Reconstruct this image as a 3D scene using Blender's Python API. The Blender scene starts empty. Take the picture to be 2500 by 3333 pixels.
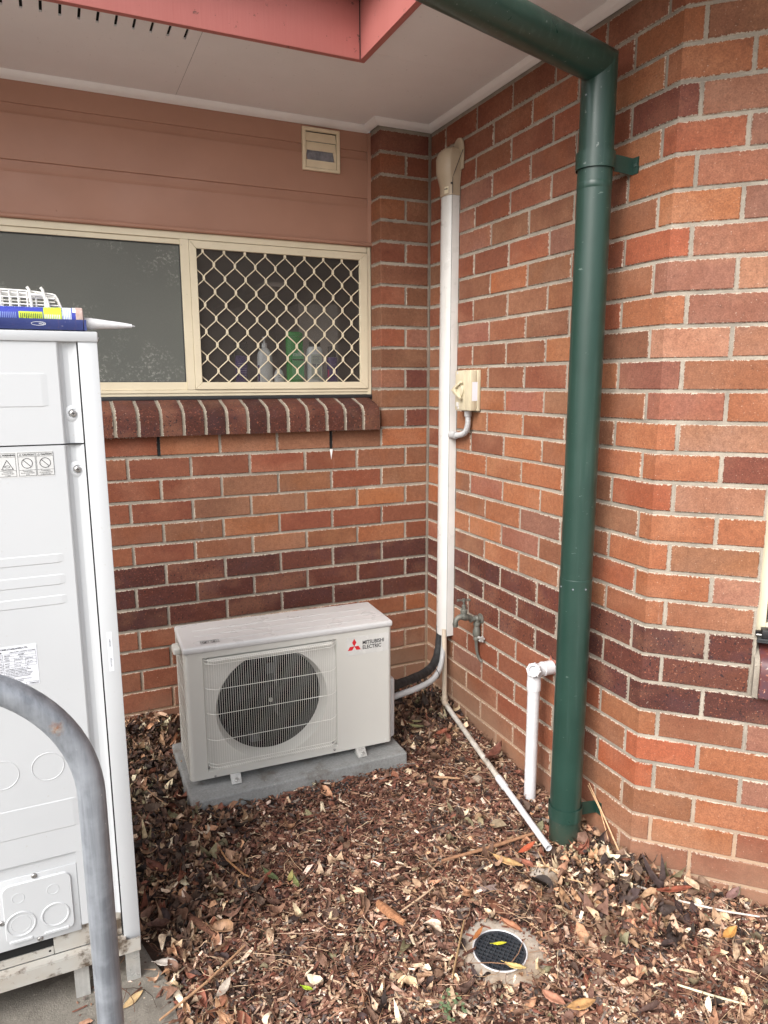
import bpy, bmesh, math, random
import numpy as np
from mathutils import Vector, Matrix
rad = math.radians
random.seed(7)
S = bpy.context.scene
COL = S.collection

# ------------------------------------------------------------ camera
cam = bpy.data.cameras.new("camera")
camo = bpy.data.objects.new("camera", cam); COL.objects.link(camo)
cam.sensor_fit = 'VERTICAL'; cam.sensor_height = 36.0
cam.lens = 36.0 * 2318.486 / 3333.0
cam.clip_start = 0.05; cam.clip_end = 500
R3 = Matrix(((0.909766, 0.077193, -0.407882), (-0.41511, 0.161798, -0.895268), (-0.003114, 0.9838, 0.179242)))
camo.matrix_world = Matrix.Translation((-1.55592, -2.91434, 1.42422)) @ R3.to_4x4()
S.camera = camo

# ------------------------------------------------------------ sky, sun, exposure
SUN_EL, SUN_AZ = 42.0, 238.0       # elevation, azimuth (clockwise from +y)
w = bpy.data.worlds.new("World"); S.world = w; w.use_nodes = True
wn = w.node_tree.nodes; wl = w.node_tree.links
bg = wn['Background']
sky = wn.new('ShaderNodeTexSky'); sky.sky_type = 'NISHITA'; sky.sun_disc = False
sky.sun_elevation = rad(SUN_EL); sky.sun_rotation = rad(SUN_AZ)
sky.air_density = 1.0; sky.dust_density = 4.0; sky.ozone_density = 1.0
hs = wn.new('ShaderNodeHueSaturation'); hs.inputs['Saturation'].default_value = 0.28
wl.new(sky.outputs[0], hs.inputs['Color']); wl.new(hs.outputs[0], bg.inputs[0])
bg.inputs[1].default_value = 0.15
sl = bpy.data.lights.new("sun", 'SUN'); sl.energy = 1.35; sl.angle = rad(34); sl.color = (1, .97, .93)
so = bpy.data.objects.new("sun", sl); COL.objects.link(so)
az = rad(SUN_AZ); el = rad(SUN_EL)
sd = Vector((math.sin(az)*math.cos(el), math.cos(az)*math.cos(el), math.sin(el)))
so.rotation_euler = sd.to_track_quat('Z', 'Y').to_euler()
S.view_settings.view_transform = 'Standard'; S.view_settings.look = 'None'
S.view_settings.exposure = 1.08; S.view_settings.gamma = 1.0

# ------------------------------------------------------------ material helpers
def srgb(r, g, b):
    def f(c):
        c /= 255.0
        return c/12.92 if c <= .04045 else ((c+.055)/1.055)**2.4
    return (f(r), f(g), f(b))

class NT:
    def __init__(s, name):
        s.m = bpy.data.materials.new(name); s.m.use_nodes = True
        s.n = s.m.node_tree.nodes; s.l = s.m.node_tree.links
        s.b = s.n['Principled BSDF']
    def node(s, t, **kw):
        n = s.n.new(t)
        for k, v in kw.items():
            if k.startswith('_'): setattr(n, k[1:], v)
            else: n.inputs[k].default_value = v
        return n
    def link(s, a, b): s.l.new(a, b)
    def coord(s, which='Object'):
        if not hasattr(s, 'tc'): s.tc = s.n.new('ShaderNodeTexCoord')
        return s.tc.outputs[which]
    def noise(s, scale, detail=2, rough=.5, vec=None, stretch=None):
        n = s.node('ShaderNodeTexNoise'); n.inputs['Scale'].default_value = scale
        n.inputs['Detail'].default_value = detail; n.inputs['Roughness'].default_value = rough
        v = vec or s.coord()
        if stretch:
            mp = s.node('ShaderNodeMapping'); mp.inputs['Scale'].default_value = stretch
            s.link(v, mp.inputs[0]); v = mp.outputs[0]
        s.link(v, n.inputs['Vector']); return n.outputs['Fac']
    def ramp(s, fac, a, b, va=0., vb=1.):
        n = s.node('ShaderNodeMapRange'); n.inputs['From Min'].default_value = a; n.inputs['From Max'].default_value = b
        n.inputs['To Min'].default_value = va; n.inputs['To Max'].default_value = vb
        s.link(fac, n.inputs['Value']); return n.outputs[0]
    def mix(s, fac, a, b, mode='MIX'):
        n = s.node('ShaderNodeMix', _data_type='RGBA', _blend_type=mode)
        for sock, v in ((n.inputs[0], fac), (n.inputs[6], a), (n.inputs[7], b)):
            if isinstance(v, (int, float)): sock.default_value = v
            elif isinstance(v, tuple): sock.default_value = (*v[:3], 1)
            else: s.link(v, sock)
        return n.outputs[2]
    def math(s, op, a, b=0., c=None):
        n = s.node('ShaderNodeMath', _operation=op)
        for i, v in enumerate((a, b) if c is None else (a, b, c)):
            if isinstance(v, (int, float)): n.inputs[i].default_value = v
            else: s.link(v, n.inputs[i])
        return n.outputs[0]
    def bump(s, h, strength=.3, dist=.002):
        n = s.node('ShaderNodeBump'); n.inputs['Strength'].default_value = strength; n.inputs['Distance'].default_value = dist
        s.link(h, n.inputs['Height']); s.link(n.outputs[0], s.b.inputs['Normal'])
    def base(s, c):
        if isinstance(c, tuple): s.b.inputs['Base Color'].default_value = (*c[:3], 1)
        else: s.link(c, s.b.inputs['Base Color'])
    def set(s, **kw):
        for k, v in kw.items():
            s.b.inputs[k.replace('_', ' ')].default_value = v

def paint(name, c, c2=None, rough=.45, metal=0., nscale=6, fine=120, bump=.15, bd=.0006, speck=None, streak=None, spec=.5):
    """painted / plastic / metal surface with blotchy wear and a fine grain"""
    t = NT(name)
    c2 = c2 or tuple(x*.82 for x in c)
    f = t.ramp(t.noise(nscale, 4, .6), .35, .7)
    col = t.mix(f, c, c2)
    if streak:
        f2 = t.ramp(t.noise(1., 4, .6, stretch=(60, 60, 3)), .56, .75)
        col = t.mix(t.math('MULTIPLY', f2, streak[3]), col, tuple(streak[:3]))
    if speck:
        f3 = t.ramp(t.noise(90, 2, .5), .70, .76)
        col = t.mix(t.math('MULTIPLY', f3, speck[3]), col, tuple(speck[:3]))
    t.base(col)
    g = t.noise(fine, 3, .6)
    t.link(t.ramp(t.noise(nscale*2.3, 3), .3, .7, rough*.8, min(1, rough*1.25)), t.b.inputs['Roughness'])
    t.set(Metallic=metal)
    t.b.inputs['Specular IOR Level'].default_value = spec
    t.bump(g, bump, bd)
    return t.m

# ------------------------------------------------------------ mesh helpers
def V(*a): return Vector(a)
class MB:
    def __init__(s): s.v = []; s.f = []; s.sm = []; s.col = []; s.fc = []; s.cur = None
    def add(s, vs, fs, smooth=False):
        o = len(s.v); s.v += [tuple(p) for p in vs]
        for f in fs: s.f.append(tuple(i+o for i in f)); s.sm.append(smooth)
        if s.cur is not None: s.col += [s.cur]*len(vs)
        return s
    def box(s, x0, y0, z0, x1, y1, z1):
        vs = [(x0,y0,z0),(x1,y0,z0),(x1,y1,z0),(x0,y1,z0),(x0,y0,z1),(x1,y0,z1),(x1,y1,z1),(x0,y1,z1)]
        return s.add(vs, [(0,3,2,1),(4,5,6,7),(0,1,5,4),(1,2,6,5),(2,3,7,6),(3,0,4,7)])
    def prism(s, plan, z0, z1):
        n = len(plan)
        vs = [(x,y,z0) for x,y in plan]+[(x,y,z1) for x,y in plan]
        fs = [tuple(range(n-1,-1,-1)), tuple(range(n,2*n))]+[(i,(i+1)%n,n+(i+1)%n,n+i) for i in range(n)]
        return s.add(vs, fs)
    def extrude(s, poly, d):
        """closed 3-D polygon pushed along vector d"""
        n = len(poly); d = Vector(d)
        vs = [Vector(p) for p in poly]+[Vector(p)+d for p in poly]
        fs = [tuple(range(n-1,-1,-1)), tuple(range(n,2*n))]+[(i,(i+1)%n,n+(i+1)%n,n+i) for i in range(n)]
        return s.add(vs, fs)
    def loft(s, rings, closed=True, caps=True, smooth=True):
        n = len(rings[0]); vs = [p for r in rings for p in r]; fs = []
        m = n if closed else n-1
        for k in range(len(rings)-1):
            for i in range(m):
                j = (i+1) % n; fs.append((k*n+i, k*n+j, (k+1)*n+j, (k+1)*n+i))
        s.add(vs, fs, smooth)
        if caps and closed:
            s.add(rings[0], [tuple(range(n-1,-1,-1))]); s.add(rings[-1], [tuple(range(n))])
        return s
    def tube(s, pts, r, n=12, caps=True, smooth=True, sq=1.0):
        pts = [Vector(p) for p in pts]; k = len(pts)
        rs = r if isinstance(r, (list, tuple)) else [r]*k
        up = None; rings = []
        for i, p in enumerate(pts):
            t = (pts[min(i+1,k-1)]-pts[max(i-1,0)])
            t = t.normalized() if t.length > 1e-9 else Vector((0,0,1))
            if up is None: up = Vector((0,0,1)) if abs(t.z) < .9 else Vector((0,1,0))
            a = (up-t*up.dot(t)).normalized(); up = a; b = t.cross(a)
            sc = 1.0
            if 0 < i < k-1:
                d1 = (pts[i]-pts[i-1]).normalized(); c = max(.35, d1.dot(t)); sc = 1.0/c if False else 1.0
            rings.append([p+a*math.cos(2*math.pi*j/n)*rs[i]+b*math.sin(2*math.pi*j/n)*rs[i]*sq for j in range(n)])
        return s.loft(rings, True, caps, smooth)
    def lathe(s, c, ax, prof, n=24, caps=True, smooth=True):
        """prof: (radius, distance along axis)"""
        c = Vector(c); ax = Vector(ax).normalized()
        u = Vector((0,0,1)) if abs(ax.z) < .9 else Vector((1,0,0))
        a = (u-ax*u.dot(ax)).normalized(); b = ax.cross(a)
        rings = [[c+ax*h+(a*math.cos(2*math.pi*j/n)+b*math.sin(2*math.pi*j/n))*r for j in range(n)] for r, h in prof]
        return s.loft(rings, True, caps, smooth)
    def quad(s, a, b, c, d): return s.add([a,b,c,d], [(0,1,2,3)])

def link_mesh(name, me, mat, parent=None, loc=None, props=None):
    o = bpy.data.objects.new(name, me); COL.objects.link(o)
    if mat:
        for m in (mat if isinstance(mat, (list, tuple)) else [mat]): me.materials.append(m)
    return o

def rootloc(o):
    while o.parent: o = o.parent
    return o
def build(mb, name, mat, parent=None, bevel=0, seg=2, angle=35, loc=None, local=False):
    """link MB as ONE object. Coordinates are the world's unless local=True (then the root's own)"""
    off = Vector((0,0,0))
    if parent is not None and not local: off = rootloc(parent).location.copy()
    if parent is None and loc is not None: off = Vector(loc)
    me = bpy.data.meshes.new(name)
    me.from_pydata([(p[0]-off.x, p[1]-off.y, p[2]-off.z) for p in mb.v], [], mb.f)
    me.polygons.foreach_set('use_smooth', mb.sm)
    if mb.col:
        at = me.color_attributes.new('col', 'FLOAT_COLOR', 'POINT')
        at.data.foreach_set('color', np.array([(*c[:3], 1.) for c in mb.col], dtype=np.float32).ravel())
    bm = bmesh.new(); bm.from_mesh(me)
    if bevel:
        bmesh.ops.remove_doubles(bm, verts=bm.verts, dist=1e-5)
    bmesh.ops.recalc_face_normals(bm, faces=bm.faces)
    if bevel:
        es = [e for e in bm.edges if len(e.link_faces) == 2 and e.calc_face_angle(0) > rad(angle)]
        for f in bm.faces: f.smooth = f.smooth and any(mb.sm)
        rb = bmesh.ops.bevel(bm, geom=es, offset=bevel, segments=seg, affect='EDGES', profile=.5, clamp_overlap=True)
        for f in rb['faces']: f.smooth = True
    bm.to_mesh(me); bm.free()
    if bevel or any(mb.sm):
        me.set_sharp_from_angle(angle=rad(40))
    o = link_mesh(name, me, mat)
    if parent is not None: o.parent = parent
    elif loc is not None: o.location = loc
    return o

def tag(o, label=None, cat=None, group=None, kind=None):
    if label: o['label'] = label
    if cat: o['category'] = cat
    if group: o['group'] = group
    if kind: o['kind'] = kind
    return o
def thing(name, label, cat, loc=(0,0,0), rotz=0, group=None):
    o = bpy.data.objects.new(name, None); COL.objects.link(o); o.empty_display_size = .05
    o.location = loc; o.rotation_euler = (0,0,rotz)
    return tag(o, label, cat, group)

def text(s, size, mat, name, parent, origin, xdir, ydir, thick=.0003, align='LEFT', bold=0., squeeze=1., spacing=1., local=False):
    cu = bpy.data.curves.new('lettering', 'FONT'); cu.body = s; cu.size = size; cu.extrude = thick; cu.offset = bold
    cu.align_x = align; cu.space_character = spacing; cu.resolution_u = 3
    t = bpy.data.objects.new('lettering', cu); COL.objects.link(t)
    dg = bpy.context.evaluated_depsgraph_get(); dg.update()
    me = bpy.data.meshes.new_from_object(t.evaluated_get(dg)); bpy.data.objects.remove(t); bpy.data.curves.remove(cu)
    x = Vector(xdir).normalized(); y = Vector(ydir).normalized(); z = x.cross(y)
    M = Matrix((x*squeeze, y, z)).transposed().to_4x4(); M.translation = Vector(origin)
    if not local: M = Matrix.Translation(-rootloc(parent).location) @ M
    me.transform(M); me.name = name
    me.materials.clear(); me.materials.append(mat)
    o = bpy.data.objects.new(name, me); COL.objects.link(o); o.parent = parent
    return o

# ------------------------------------------------------------ materials
def brick_material():
    t = NT("brick_faces")
    at = t.node('ShaderNodeAttribute', _attribute_name='bcol'); c = at.outputs['Color']
    ad = t.node('ShaderNodeAttribute', _attribute_name='bdat')
    sp = t.node('ShaderNodeSeparateColor'); t.link(ad.outputs['Color'], sp.inputs[0])
    dark, rnd, rnd2 = sp.outputs[0], sp.outputs[1], sp.outputs[2]
    # broad flashes of firing colour across a brick
    sh = t.node('ShaderNodeCombineXYZ'); t.link(t.math('MULTIPLY', rnd, 40.), sh.inputs[0]); t.link(t.math('MULTIPLY', rnd2, 40.), sh.inputs[2])
    va = t.node('ShaderNodeVectorMath', _operation='ADD'); t.link(t.coord(), va.inputs[0]); t.link(sh.outputs[0], va.inputs[1])
    vec = va.outputs[0]
    flash = t.ramp(t.noise(7, 2, .5, vec), .42, .62)
    tint = t.mix(rnd, (.70, .58, .62), (1.12, .95, .70))
    c1 = t.mix(t.math('MULTIPLY', flash, .62), c, t.mix(1., c, tint, 'MULTIPLY'))
    fl2 = t.ramp(t.noise(5, 2, .5, vec, (1, 1, 1.6)), .5, .68)
    c1 = t.mix(t.math('MULTIPLY', fl2, .20), c1, (.40, .20, .12))
    # fine sanded grain
    g = t.noise(240, 4, .75)
    c2 = t.mix(1., c1, t.mix(t.ramp(g, .25, .75), (.70, .68, .67), (1.30, 1.30, 1.29)), 'MULTIPLY')
    med = t.noise(60, 3, .6)
    c2 = t.mix(1., c2, t.mix(t.ramp(med, .3, .7), (.86, .84, .83), (1.13, 1.13, 1.13)), 'MULTIPLY')
    # dark iron spots, strong on the dark bricks
    ds = t.ramp(t.noise(120, 2, .6, vec), .60, .68)
    amt = t.math('ADD', t.math('MULTIPLY', dark, .8), .18)
    c3 = t.mix(t.math('MULTIPLY', ds, amt), c2, (.018, .010, .012))
    os_ = t.ramp(t.noise(150, 2, .6, vec), .63, .69)
    c3 = t.mix(t.math('MULTIPLY', t.math('MULTIPLY', os_, dark), .75), c3, (.30, .10, .055))
    pu = t.ramp(t.noise(9, 3, .6, vec), .5, .66)
    c3 = t.mix(t.math('MULTIPLY', t.math('MULTIPLY', pu, dark), .25), c3, (.080, .036, .042))
    # pale flecks of lime
    wf = t.ramp(t.noise(210, 1, .5), .735, .765)
    c4 = t.mix(t.math('MULTIPLY', wf, .5), c3, (.50, .38, .30))
    # faint pale bloom running down from joints
    st = t.math('MULTIPLY', t.ramp(t.noise(1, 3, .6, None, (26, 26, 4)), .66, .8), t.ramp(t.noise(3.3, 2), .56, .7))
    c4 = t.mix(t.math('MULTIPLY', st, .5), c4, (.52, .42, .37))
    # mortar smeared raggedly over the arrises
    u1 = t.node('ShaderNodeUVMap', _uv_map='edge_a'); u2 = t.node('ShaderNodeUVMap', _uv_map='edge_b')
    s1 = t.node('ShaderNodeSeparateXYZ'); s2 = t.node('ShaderNodeSeparateXYZ')
    t.link(u1.outputs[0], s1.inputs[0]); t.link(u2.outputs[0], s2.inputs[0])
    dmin = t.math('MINIMUM', t.math('MINIMUM', s1.outputs[0], s1.outputs[1]), t.math('MINIMUM', s2.outputs[0], t.math('MULTIPLY', s2.outputs[1], .6)))
    rag = t.math('MULTIPLY', t.math('MULTIPLY', t.ramp(t.noise(120, 4, .8), .44, .82), t.ramp(t.noise(5, 3), .35, .62, .35, 1.25)), .0062)
    msk = t.math('MULTIPLY', t.math('LESS_THAN', dmin, rag), 1.)
    c5 = t.mix(t.math('MULTIPLY', msk, .8), c4, (.50, .44, .36))
    # soil splashed on the lowest courses, thickest in the corner
    pz = t.node('ShaderNodeSeparateXYZ'); t.link(t.coord(), pz.inputs[0])
    ax_ = t.math('ABSOLUTE', pz.outputs[0]); ay_ = t.math('ABSOLUTE', pz.outputs[1])
    far = t.math('MAXIMUM', ax_, ay_)
    h = t.math('SUBTRACT', t.math('MULTIPLY', t.ramp(far, .15, 1.15, 1., .02), .30), pz.outputs[2])
    dirt = t.ramp(t.math('ADD', h, t.math('MULTIPLY', t.noise(7, 4, .65), .24)), .05, .26)
    c6 = t.mix(t.math('MULTIPLY', dirt, .62), c5, (.26, .165, .11))
    t.base(c6)
    t.set(Roughness=.82); t.b.inputs['Specular IOR Level'].default_value = .35
    hh = t.math('ADD', t.math('ADD', g, t.math('MULTIPLY', med, .8)), t.math('MULTIPLY', msk, .9))
    t.bump(hh, .55, .0012)
    return t.m
M_BRICK = brick_material()

def mortar_material():
    t = NT("mortar")
    f = t.noise(9, 4, .6); g = t.noise(260, 3, .7)
    c = t.mix(t.ramp(f, .35, .65), (.37, .325, .265), (.24, .21, .172))
    c = t.mix(1., c, t.mix(g, (.65, .65, .65), (1.3, 1.3, 1.3)), 'MULTIPLY')
    pz = t.node('ShaderNodeSeparateXYZ'); t.link(t.coord(), pz.inputs[0])
    far = t.math('MAXIMUM', t.math('ABSOLUTE', pz.outputs[0]), t.math('ABSOLUTE', pz.outputs[1]))
    h = t.math('SUBTRACT', t.math('MULTIPLY', t.ramp(far, .15, 1.15, 1., .35), .40), pz.outputs[2])
    dirt = t.ramp(t.math('ADD', h, t.math('MULTIPLY', t.noise(7, 4, .65), .24)), .05, .26)
    c = t.mix(t.math('MULTIPLY', dirt, .75), c, (.42, .27, .17))
    t.base(c); t.set(Roughness=.95)
    t.bump(t.math('ADD', g, t.math('MULTIPLY', t.noise(50, 3), 1.5)), .8, .0022)
    return t.m
M_MORTAR = mortar_material()
def sill_mortar():
    t = NT("sill_mortar"); g = t.noise(200, 3, .7)
    t.base(t.mix(g, (.20, .172, .135), (.36, .315, .25))); t.set(Roughness=.95); t.bump(g, .8, .002); return t.m
M_MORTAR2 = sill_mortar()
M_CLAD = paint("salmon_board_paint", (.395, .207, .142), (.350, .180, .122), rough=.5, nscale=3, fine=200, bump=.1)
M_FASCIA = None
def fascia_material():
    t = NT("salmon_fascia_paint")
    c = t.mix(t.ramp(t.noise(4, 4), .35, .7), (.47, .150, .132), (.42, .125, .108))
    gr = t.noise(1., 4, .65, stretch=(160, 160, 7))
    c = t.mix(t.math('MULTIPLY', gr, .25), c, (.60, .27, .245))
    cr = t.ramp(t.noise(30, 4, .75), .655, .68)
    c = t.mix(t.math('MULTIPLY', cr, .8), c, (.12, .06, .05))
    t.base(c); t.set(Roughness=.6); t.bump(gr, .5, .0012)
    return t.m
M_FASCIA = fascia_material()
M_SOFFIT = paint("soffit_paint", (.82, .79, .785), (.77, .74, .73), rough=.7, nscale=2.5, fine=90, bump=.1, speck=(.35,.3,.28,.3))
M_CORNICE = paint("cornice_paint", (.84, .81, .79), (.78, .74, .72), rough=.55, nscale=5)
M_CREAM = paint("cream_powder_coat", (.70, .62, .455), (.66, .58, .42), rough=.35, nscale=9, speck=(.3,.22,.12,.35))
M_CREAM2 = paint("cream_plastic", (.78, .67, .48), (.70, .59, .42), rough=.4, nscale=14)
M_ISO = paint("aged_cream_plastic", (.56, .50, .36), (.50, .44, .31), rough=.5, nscale=18, streak=(.34,.28,.18,.18))
M_CAP = paint("beige_duct_cap", (.44, .35, .25), (.40, .32, .225), rough=.38, nscale=10)
M_DUCT = paint("white_duct_plastic", (.62, .61, .585), (.56, .55, .525), rough=.32, nscale=8, streak=(.42,.37,.30,.4))
M_PVC = paint("white_pvc", (.62, .62, .64), (.55, .545, .55), rough=.28, nscale=12, streak=(.50,.44,.36,.35))
M_PVCOLD = paint("stained_pvc", (.62, .53, .42), (.50, .42, .33), rough=.45, nscale=10, streak=(.28,.2,.14,.6))
M_GREEN = paint("dark_green_paint", (.016, .046, .035), (.011, .035, .026), rough=.34, nscale=5, fine=60, bump=.06, streak=(.07,.12,.10,.35), speck=(.24,.27,.25,.55))
def mud_green():
    t = NT("muddy_green_paint")
    c = t.mix(t.ramp(t.noise(5, 4, .6), .35, .7), (.016, .046, .035), (.011, .035, .026))
    st = t.ramp(t.noise(1., 4, .6, stretch=(60, 60, 3)), .54, .74); c = t.mix(t.math('MULTIPLY', st, .35), c, (.055, .095, .08))
    pz = t.node('ShaderNodeSeparateXYZ'); t.link(t.coord(), pz.inputs[0])
    mud = t.ramp(t.math('SUBTRACT', t.math('MULTIPLY', t.noise(30, 4, .7), .30), pz.outputs[2]), .0, .16)
    c = t.mix(t.math('MULTIPLY', mud, .38), c, (.10, .068, .045))
    sc_ = t.ramp(t.noise(1., 3, .6, stretch=(40, 40, 130)), .70, .73); c = t.mix(t.math('MULTIPLY', sc_, .5), c, (.20, .26, .23))
    t.base(c); t.set(Roughness=.36); t.bump(t.noise(60, 3), .1, .0006); return t.m
M_GREENB = mud_green()
M_AC = paint("unit_white_paint", (.55, .54, .50), (.53, .52, .485), rough=.34, nscale=3, bump=.05)
M_ACL = paint("unit_lid_paint", (.545, .54, .535), (.53, .525, .52), rough=.30, nscale=4, bump=.05)
M_WIRE = paint("white_wire_coating", (.80, .79, .74), rough=.35, nscale=10)
M_BLACK = paint("black_plastic", (.012, .012, .014), rough=.45)
M_FIN = paint("dark_coil_fins", (.006, .006, .011), (.003, .003, .005), rough=.7, nscale=30, spec=.1)
M_FANB = paint("fan_plastic", (.008, .008, .010), rough=.6, spec=.15)
M_DARK = NT("unlit_void"); M_DARK.base((.004, .004, .004)); M_DARK.set(Roughness=.9); M_DARK = M_DARK.m
M_GALV = None
def galv(name, c1, c2, rough=.42, rust=0.0):
    t = NT(name)
    st = t.noise(1., 5, .65, stretch=(70, 70, 4))
    bl = t.noise(22, 4, .6)
    c = t.mix(t.ramp(st, .35, .65), c1, c2)
    c = t.mix(t.math('MULTIPLY', t.ramp(bl, .45, .7), .45), c, tuple(x*1.35 for x in c1))
    wh = t.ramp(t.noise(38, 4, .7), .70, .74)
    c = t.mix(t.math('MULTIPLY', wh, .5), c, (.72, .74, .76))
    if rust:
        # one rubbed rust patch on the bend
        ps = t.node('ShaderNodeVectorMath', _operation='DISTANCE'); t.link(t.coord(), ps.inputs[0]); ps.inputs[1].default_value = HOOP_RUST
        rm = t.ramp(t.math('ADD', ps.outputs['Value'], t.math('MULTIPLY', t.noise(120, 4, .7), .03)), .012, .030, 1., 0.)
        c = t.mix(rm, c, t.mix(t.ramp(t.noise(140, 3), .4, .6), (.40, .36, .31), (.30, .11, .035)))
    t.base(c); t.set(Metallic=.35)
    t.link(t.ramp(bl, .3, .7, rough*.8, rough*1.3), t.b.inputs['Roughness'])
    t.bump(t.math('ADD', st, t.math('MULTIPLY', t.noise(200, 3), .6)), .35, .001)
    return t.m
HOOP_RUST = (.2275, -.024, .930)
M_GALV = galv("galvanised_steel", (.285, .305, .335), (.17, .185, .21), rust=1)
M_ZINC = galv("zinc_plate", (.52, .52, .50), (.40, .40, .38), .3)
M_BRASS = galv("weathered_brass", (.17, .165, .14), (.09, .10, .09), .5)
M_SCREW = paint("steel_screw", (.42, .41, .40), rough=.3, metal=.8, nscale=60)
M_CABW = paint("cabinet_white_paint", (.51, .525, .54), (.49, .505, .52), rough=.33, nscale=2.2, bump=.05, speck=(.35,.30,.24,.25))
M_CABR = None
def cab_base():
    t = NT("rusty_base_paint")
    f = t.ramp(t.noise(6, 4, .65), .40, .58)
    c = t.mix(t.math('MULTIPLY', f, .5), (.40, .39, .36), (.34, .27, .20))
    rs_ = t.ramp(t.noise(4, 3), .60, .70); c = t.mix(t.math('MULTIPLY', rs_, .7), c, (.33, .17, .07))
    d = t.ramp(t.noise(13, 5, .7), .50, .60)
    c = t.mix(d, c, (.09, .065, .045))
    t.base(c); t.set(Roughness=.6); t.bump(t.noise(80, 3), .3, .001); return t.m
M_CABR = cab_base()
def concrete(name, a, b, scale=60, stain=(.10,.08,.065)):
    t = NT(name)
    g = t.noise(scale*4, 3, .7); f = t.noise(5, 5, .65)
    c = t.mix(t.ramp(f, .35, .68), a, b)
    c = t.mix(1., c, t.mix(g, (.6,.6,.6), (1.4,1.4,1.4)), 'MULTIPLY')
    c = t.mix(t.math('MULTIPLY', t.ramp(t.noise(11, 5, .7), .52, .68), .6), c, stain)
    c = t.mix(t.math('MULTIPLY', t.ramp(t.noise(150, 2), .68, .72), .5), c, (.5,.46,.40))
    t.base(c); t.set(Roughness=.9); t.bump(t.math('ADD', g, f), .6, .0025); return t.m
M_PATH = concrete("weathered_concrete", (.30, .275, .235), (.17, .155, .13))
M_BOUNCE = concrete("pale_bounce_concrete", (.56, .53, .48), (.48, .45, .41))
M_PAD = concrete("pad_concrete", (.27, .275, .27), (.20, .205, .20), 30, (.10,.072,.052))
M_COLLAR = concrete("stained_collar_concrete", (.46, .42, .37), (.28, .20, .13), 40, (.14,.08,.045))
def soil():
    t = NT("soil"); f = t.noise(40, 5, .7)
    t.base(t.mix(f, (.045, .028, .02), (.14, .085, .06))); t.set(Roughness=1.); t.bump(f, 1., .01); return t.m
M_SOIL = soil()
def litter(name, rough=.75):
    t = NT(name)
    at = t.node('ShaderNodeAttribute', _attribute_name='col')
    g = t.noise(420, 2, .6); f = t.noise(70, 3, .6)
    c = t.mix(1., at.outputs['Color'], t.mix(g, (.78,.78,.78), (1.22,1.22,1.22)), 'MULTIPLY')
    c = t.mix(1., c, t.mix(t.ramp(f, .35, .65), (.68,.64,.62), (1.12,1.12,1.12)), 'MULTIPLY')
    t.base(c); t.set(Roughness=rough); t.b.inputs['Specular IOR Level'].default_value = .12
    t.bump(f, .4, .0015); return t.m
M_CHIP = litter("bark_and_wood_chips", .85); M_LEAF = litter("dry_leaves", .6)
def glasspane(name, tint, alpha, rough, diffuse):
    t = NT(name); out = t.n['Material Output']
    tr = t.node('ShaderNodeBsdfTransparent'); tr.inputs[0].default_value = (*tint, 1)
    t.base(diffuse); t.set(Roughness=rough)
    mx = t.node('ShaderNodeMixShader'); mx.inputs[0].default_value = alpha
    t.link(tr.outputs[0], mx.inputs[1]); t.link(t.b.outputs[0], mx.inputs[2]); t.link(mx.outputs[0], out.inputs[0])
    return t.m
M_SCREEN = glasspane("fly_screen_mesh", (.97,.97,.97), .30, .8, (.120, .102, .090))
M_GLASS = glasspane("window_glass", (.96,.97,.96), .07, .06, (.03, .03, .03))
def frosted():
    t = NT("frosted_pane")
    c = t.mix(t.ramp(t.noise(1.6, 3), .3, .7), (.100, .106, .096), (.128, .130, .115))
    mk = t.math('MULTIPLY', t.ramp(t.noise(85, 4, .75), .53, .62), t.ramp(t.noise(4.5, 3, .6), .50, .62))
    c = t.mix(t.math('MULTIPLY', mk, .55), c, (.36, .37, .33))
    
    c = t.mix(1., c, t.mix(t.noise(600, 1), (.85,.85,.85), (1.15,1.15,1.15)), 'MULTIPLY')
    t.base(c); t.set(Roughness=.5); t.b.inputs['Specular IOR Level'].default_value = .3
    t.bump(t.noise(500, 1), .15, .0005); return t.m
M_FROST = frosted()
M_ROOM = paint("room_wall_paint", (.42, .37, .33), rough=.8, nscale=2)
M_SEAL = paint("black_rubber_seal", (.03, .032, .035), rough=.6, nscale=20)
M_INK = paint("black_ink", (.02, .02, .022), rough=.5)
M_RED = paint("red_ink", (.62, .012, .025), rough=.4)
M_STICK = paint("clear_sticker", (.60, .595, .57), rough=.25, nscale=10)
M_LABEL = paint("label_paper", (.70, .72, .78), (.66,.68,.72), rough=.4, nscale=10)
M_LABELC = paint("silver_label", (.62, .625, .62), rough=.3, nscale=10)
M_HOSE = paint("black_foam_sleeve", (.012, .012, .013), (.02,.02,.02), rough=.75, nscale=20, bump=.4)
M_FLEX = paint("grey_corrugated_plastic", (.42, .42, .42), (.36,.36,.36), rough=.4, nscale=15)
M_ROOF = paint("roof_sheet_paint", (.16, .07, .06), rough=.5)
M_FOIL = paint("grey_flexible_duct", (.30, .30, .33), (.14,.14,.16), rough=.45, nscale=22, bump=.6, bd=.006)

# ------------------------------------------------------------ levels of the brick courses (metres)
ZJ = [2.4655,2.375,2.286,2.196,2.105,2.018,1.929,1.8385,1.7526,1.6616,1.574,1.485,1.3965,1.310,1.224,1.1375,1.049,.961,.874,.7887,.7055,.6150,.5286,.438,.352,.2656,.177,.0862,-.002,-.087,-.173,-.26]
def ZL(i): return ZJ[i]
L = 1.3823
SQ = math.sqrt(.5)
def wallc(s, off=0.):     # point on the splayed wall: s along it, off outwards
    return (s*SQ-off*SQ, -L-s*SQ-off*SQ)

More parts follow.
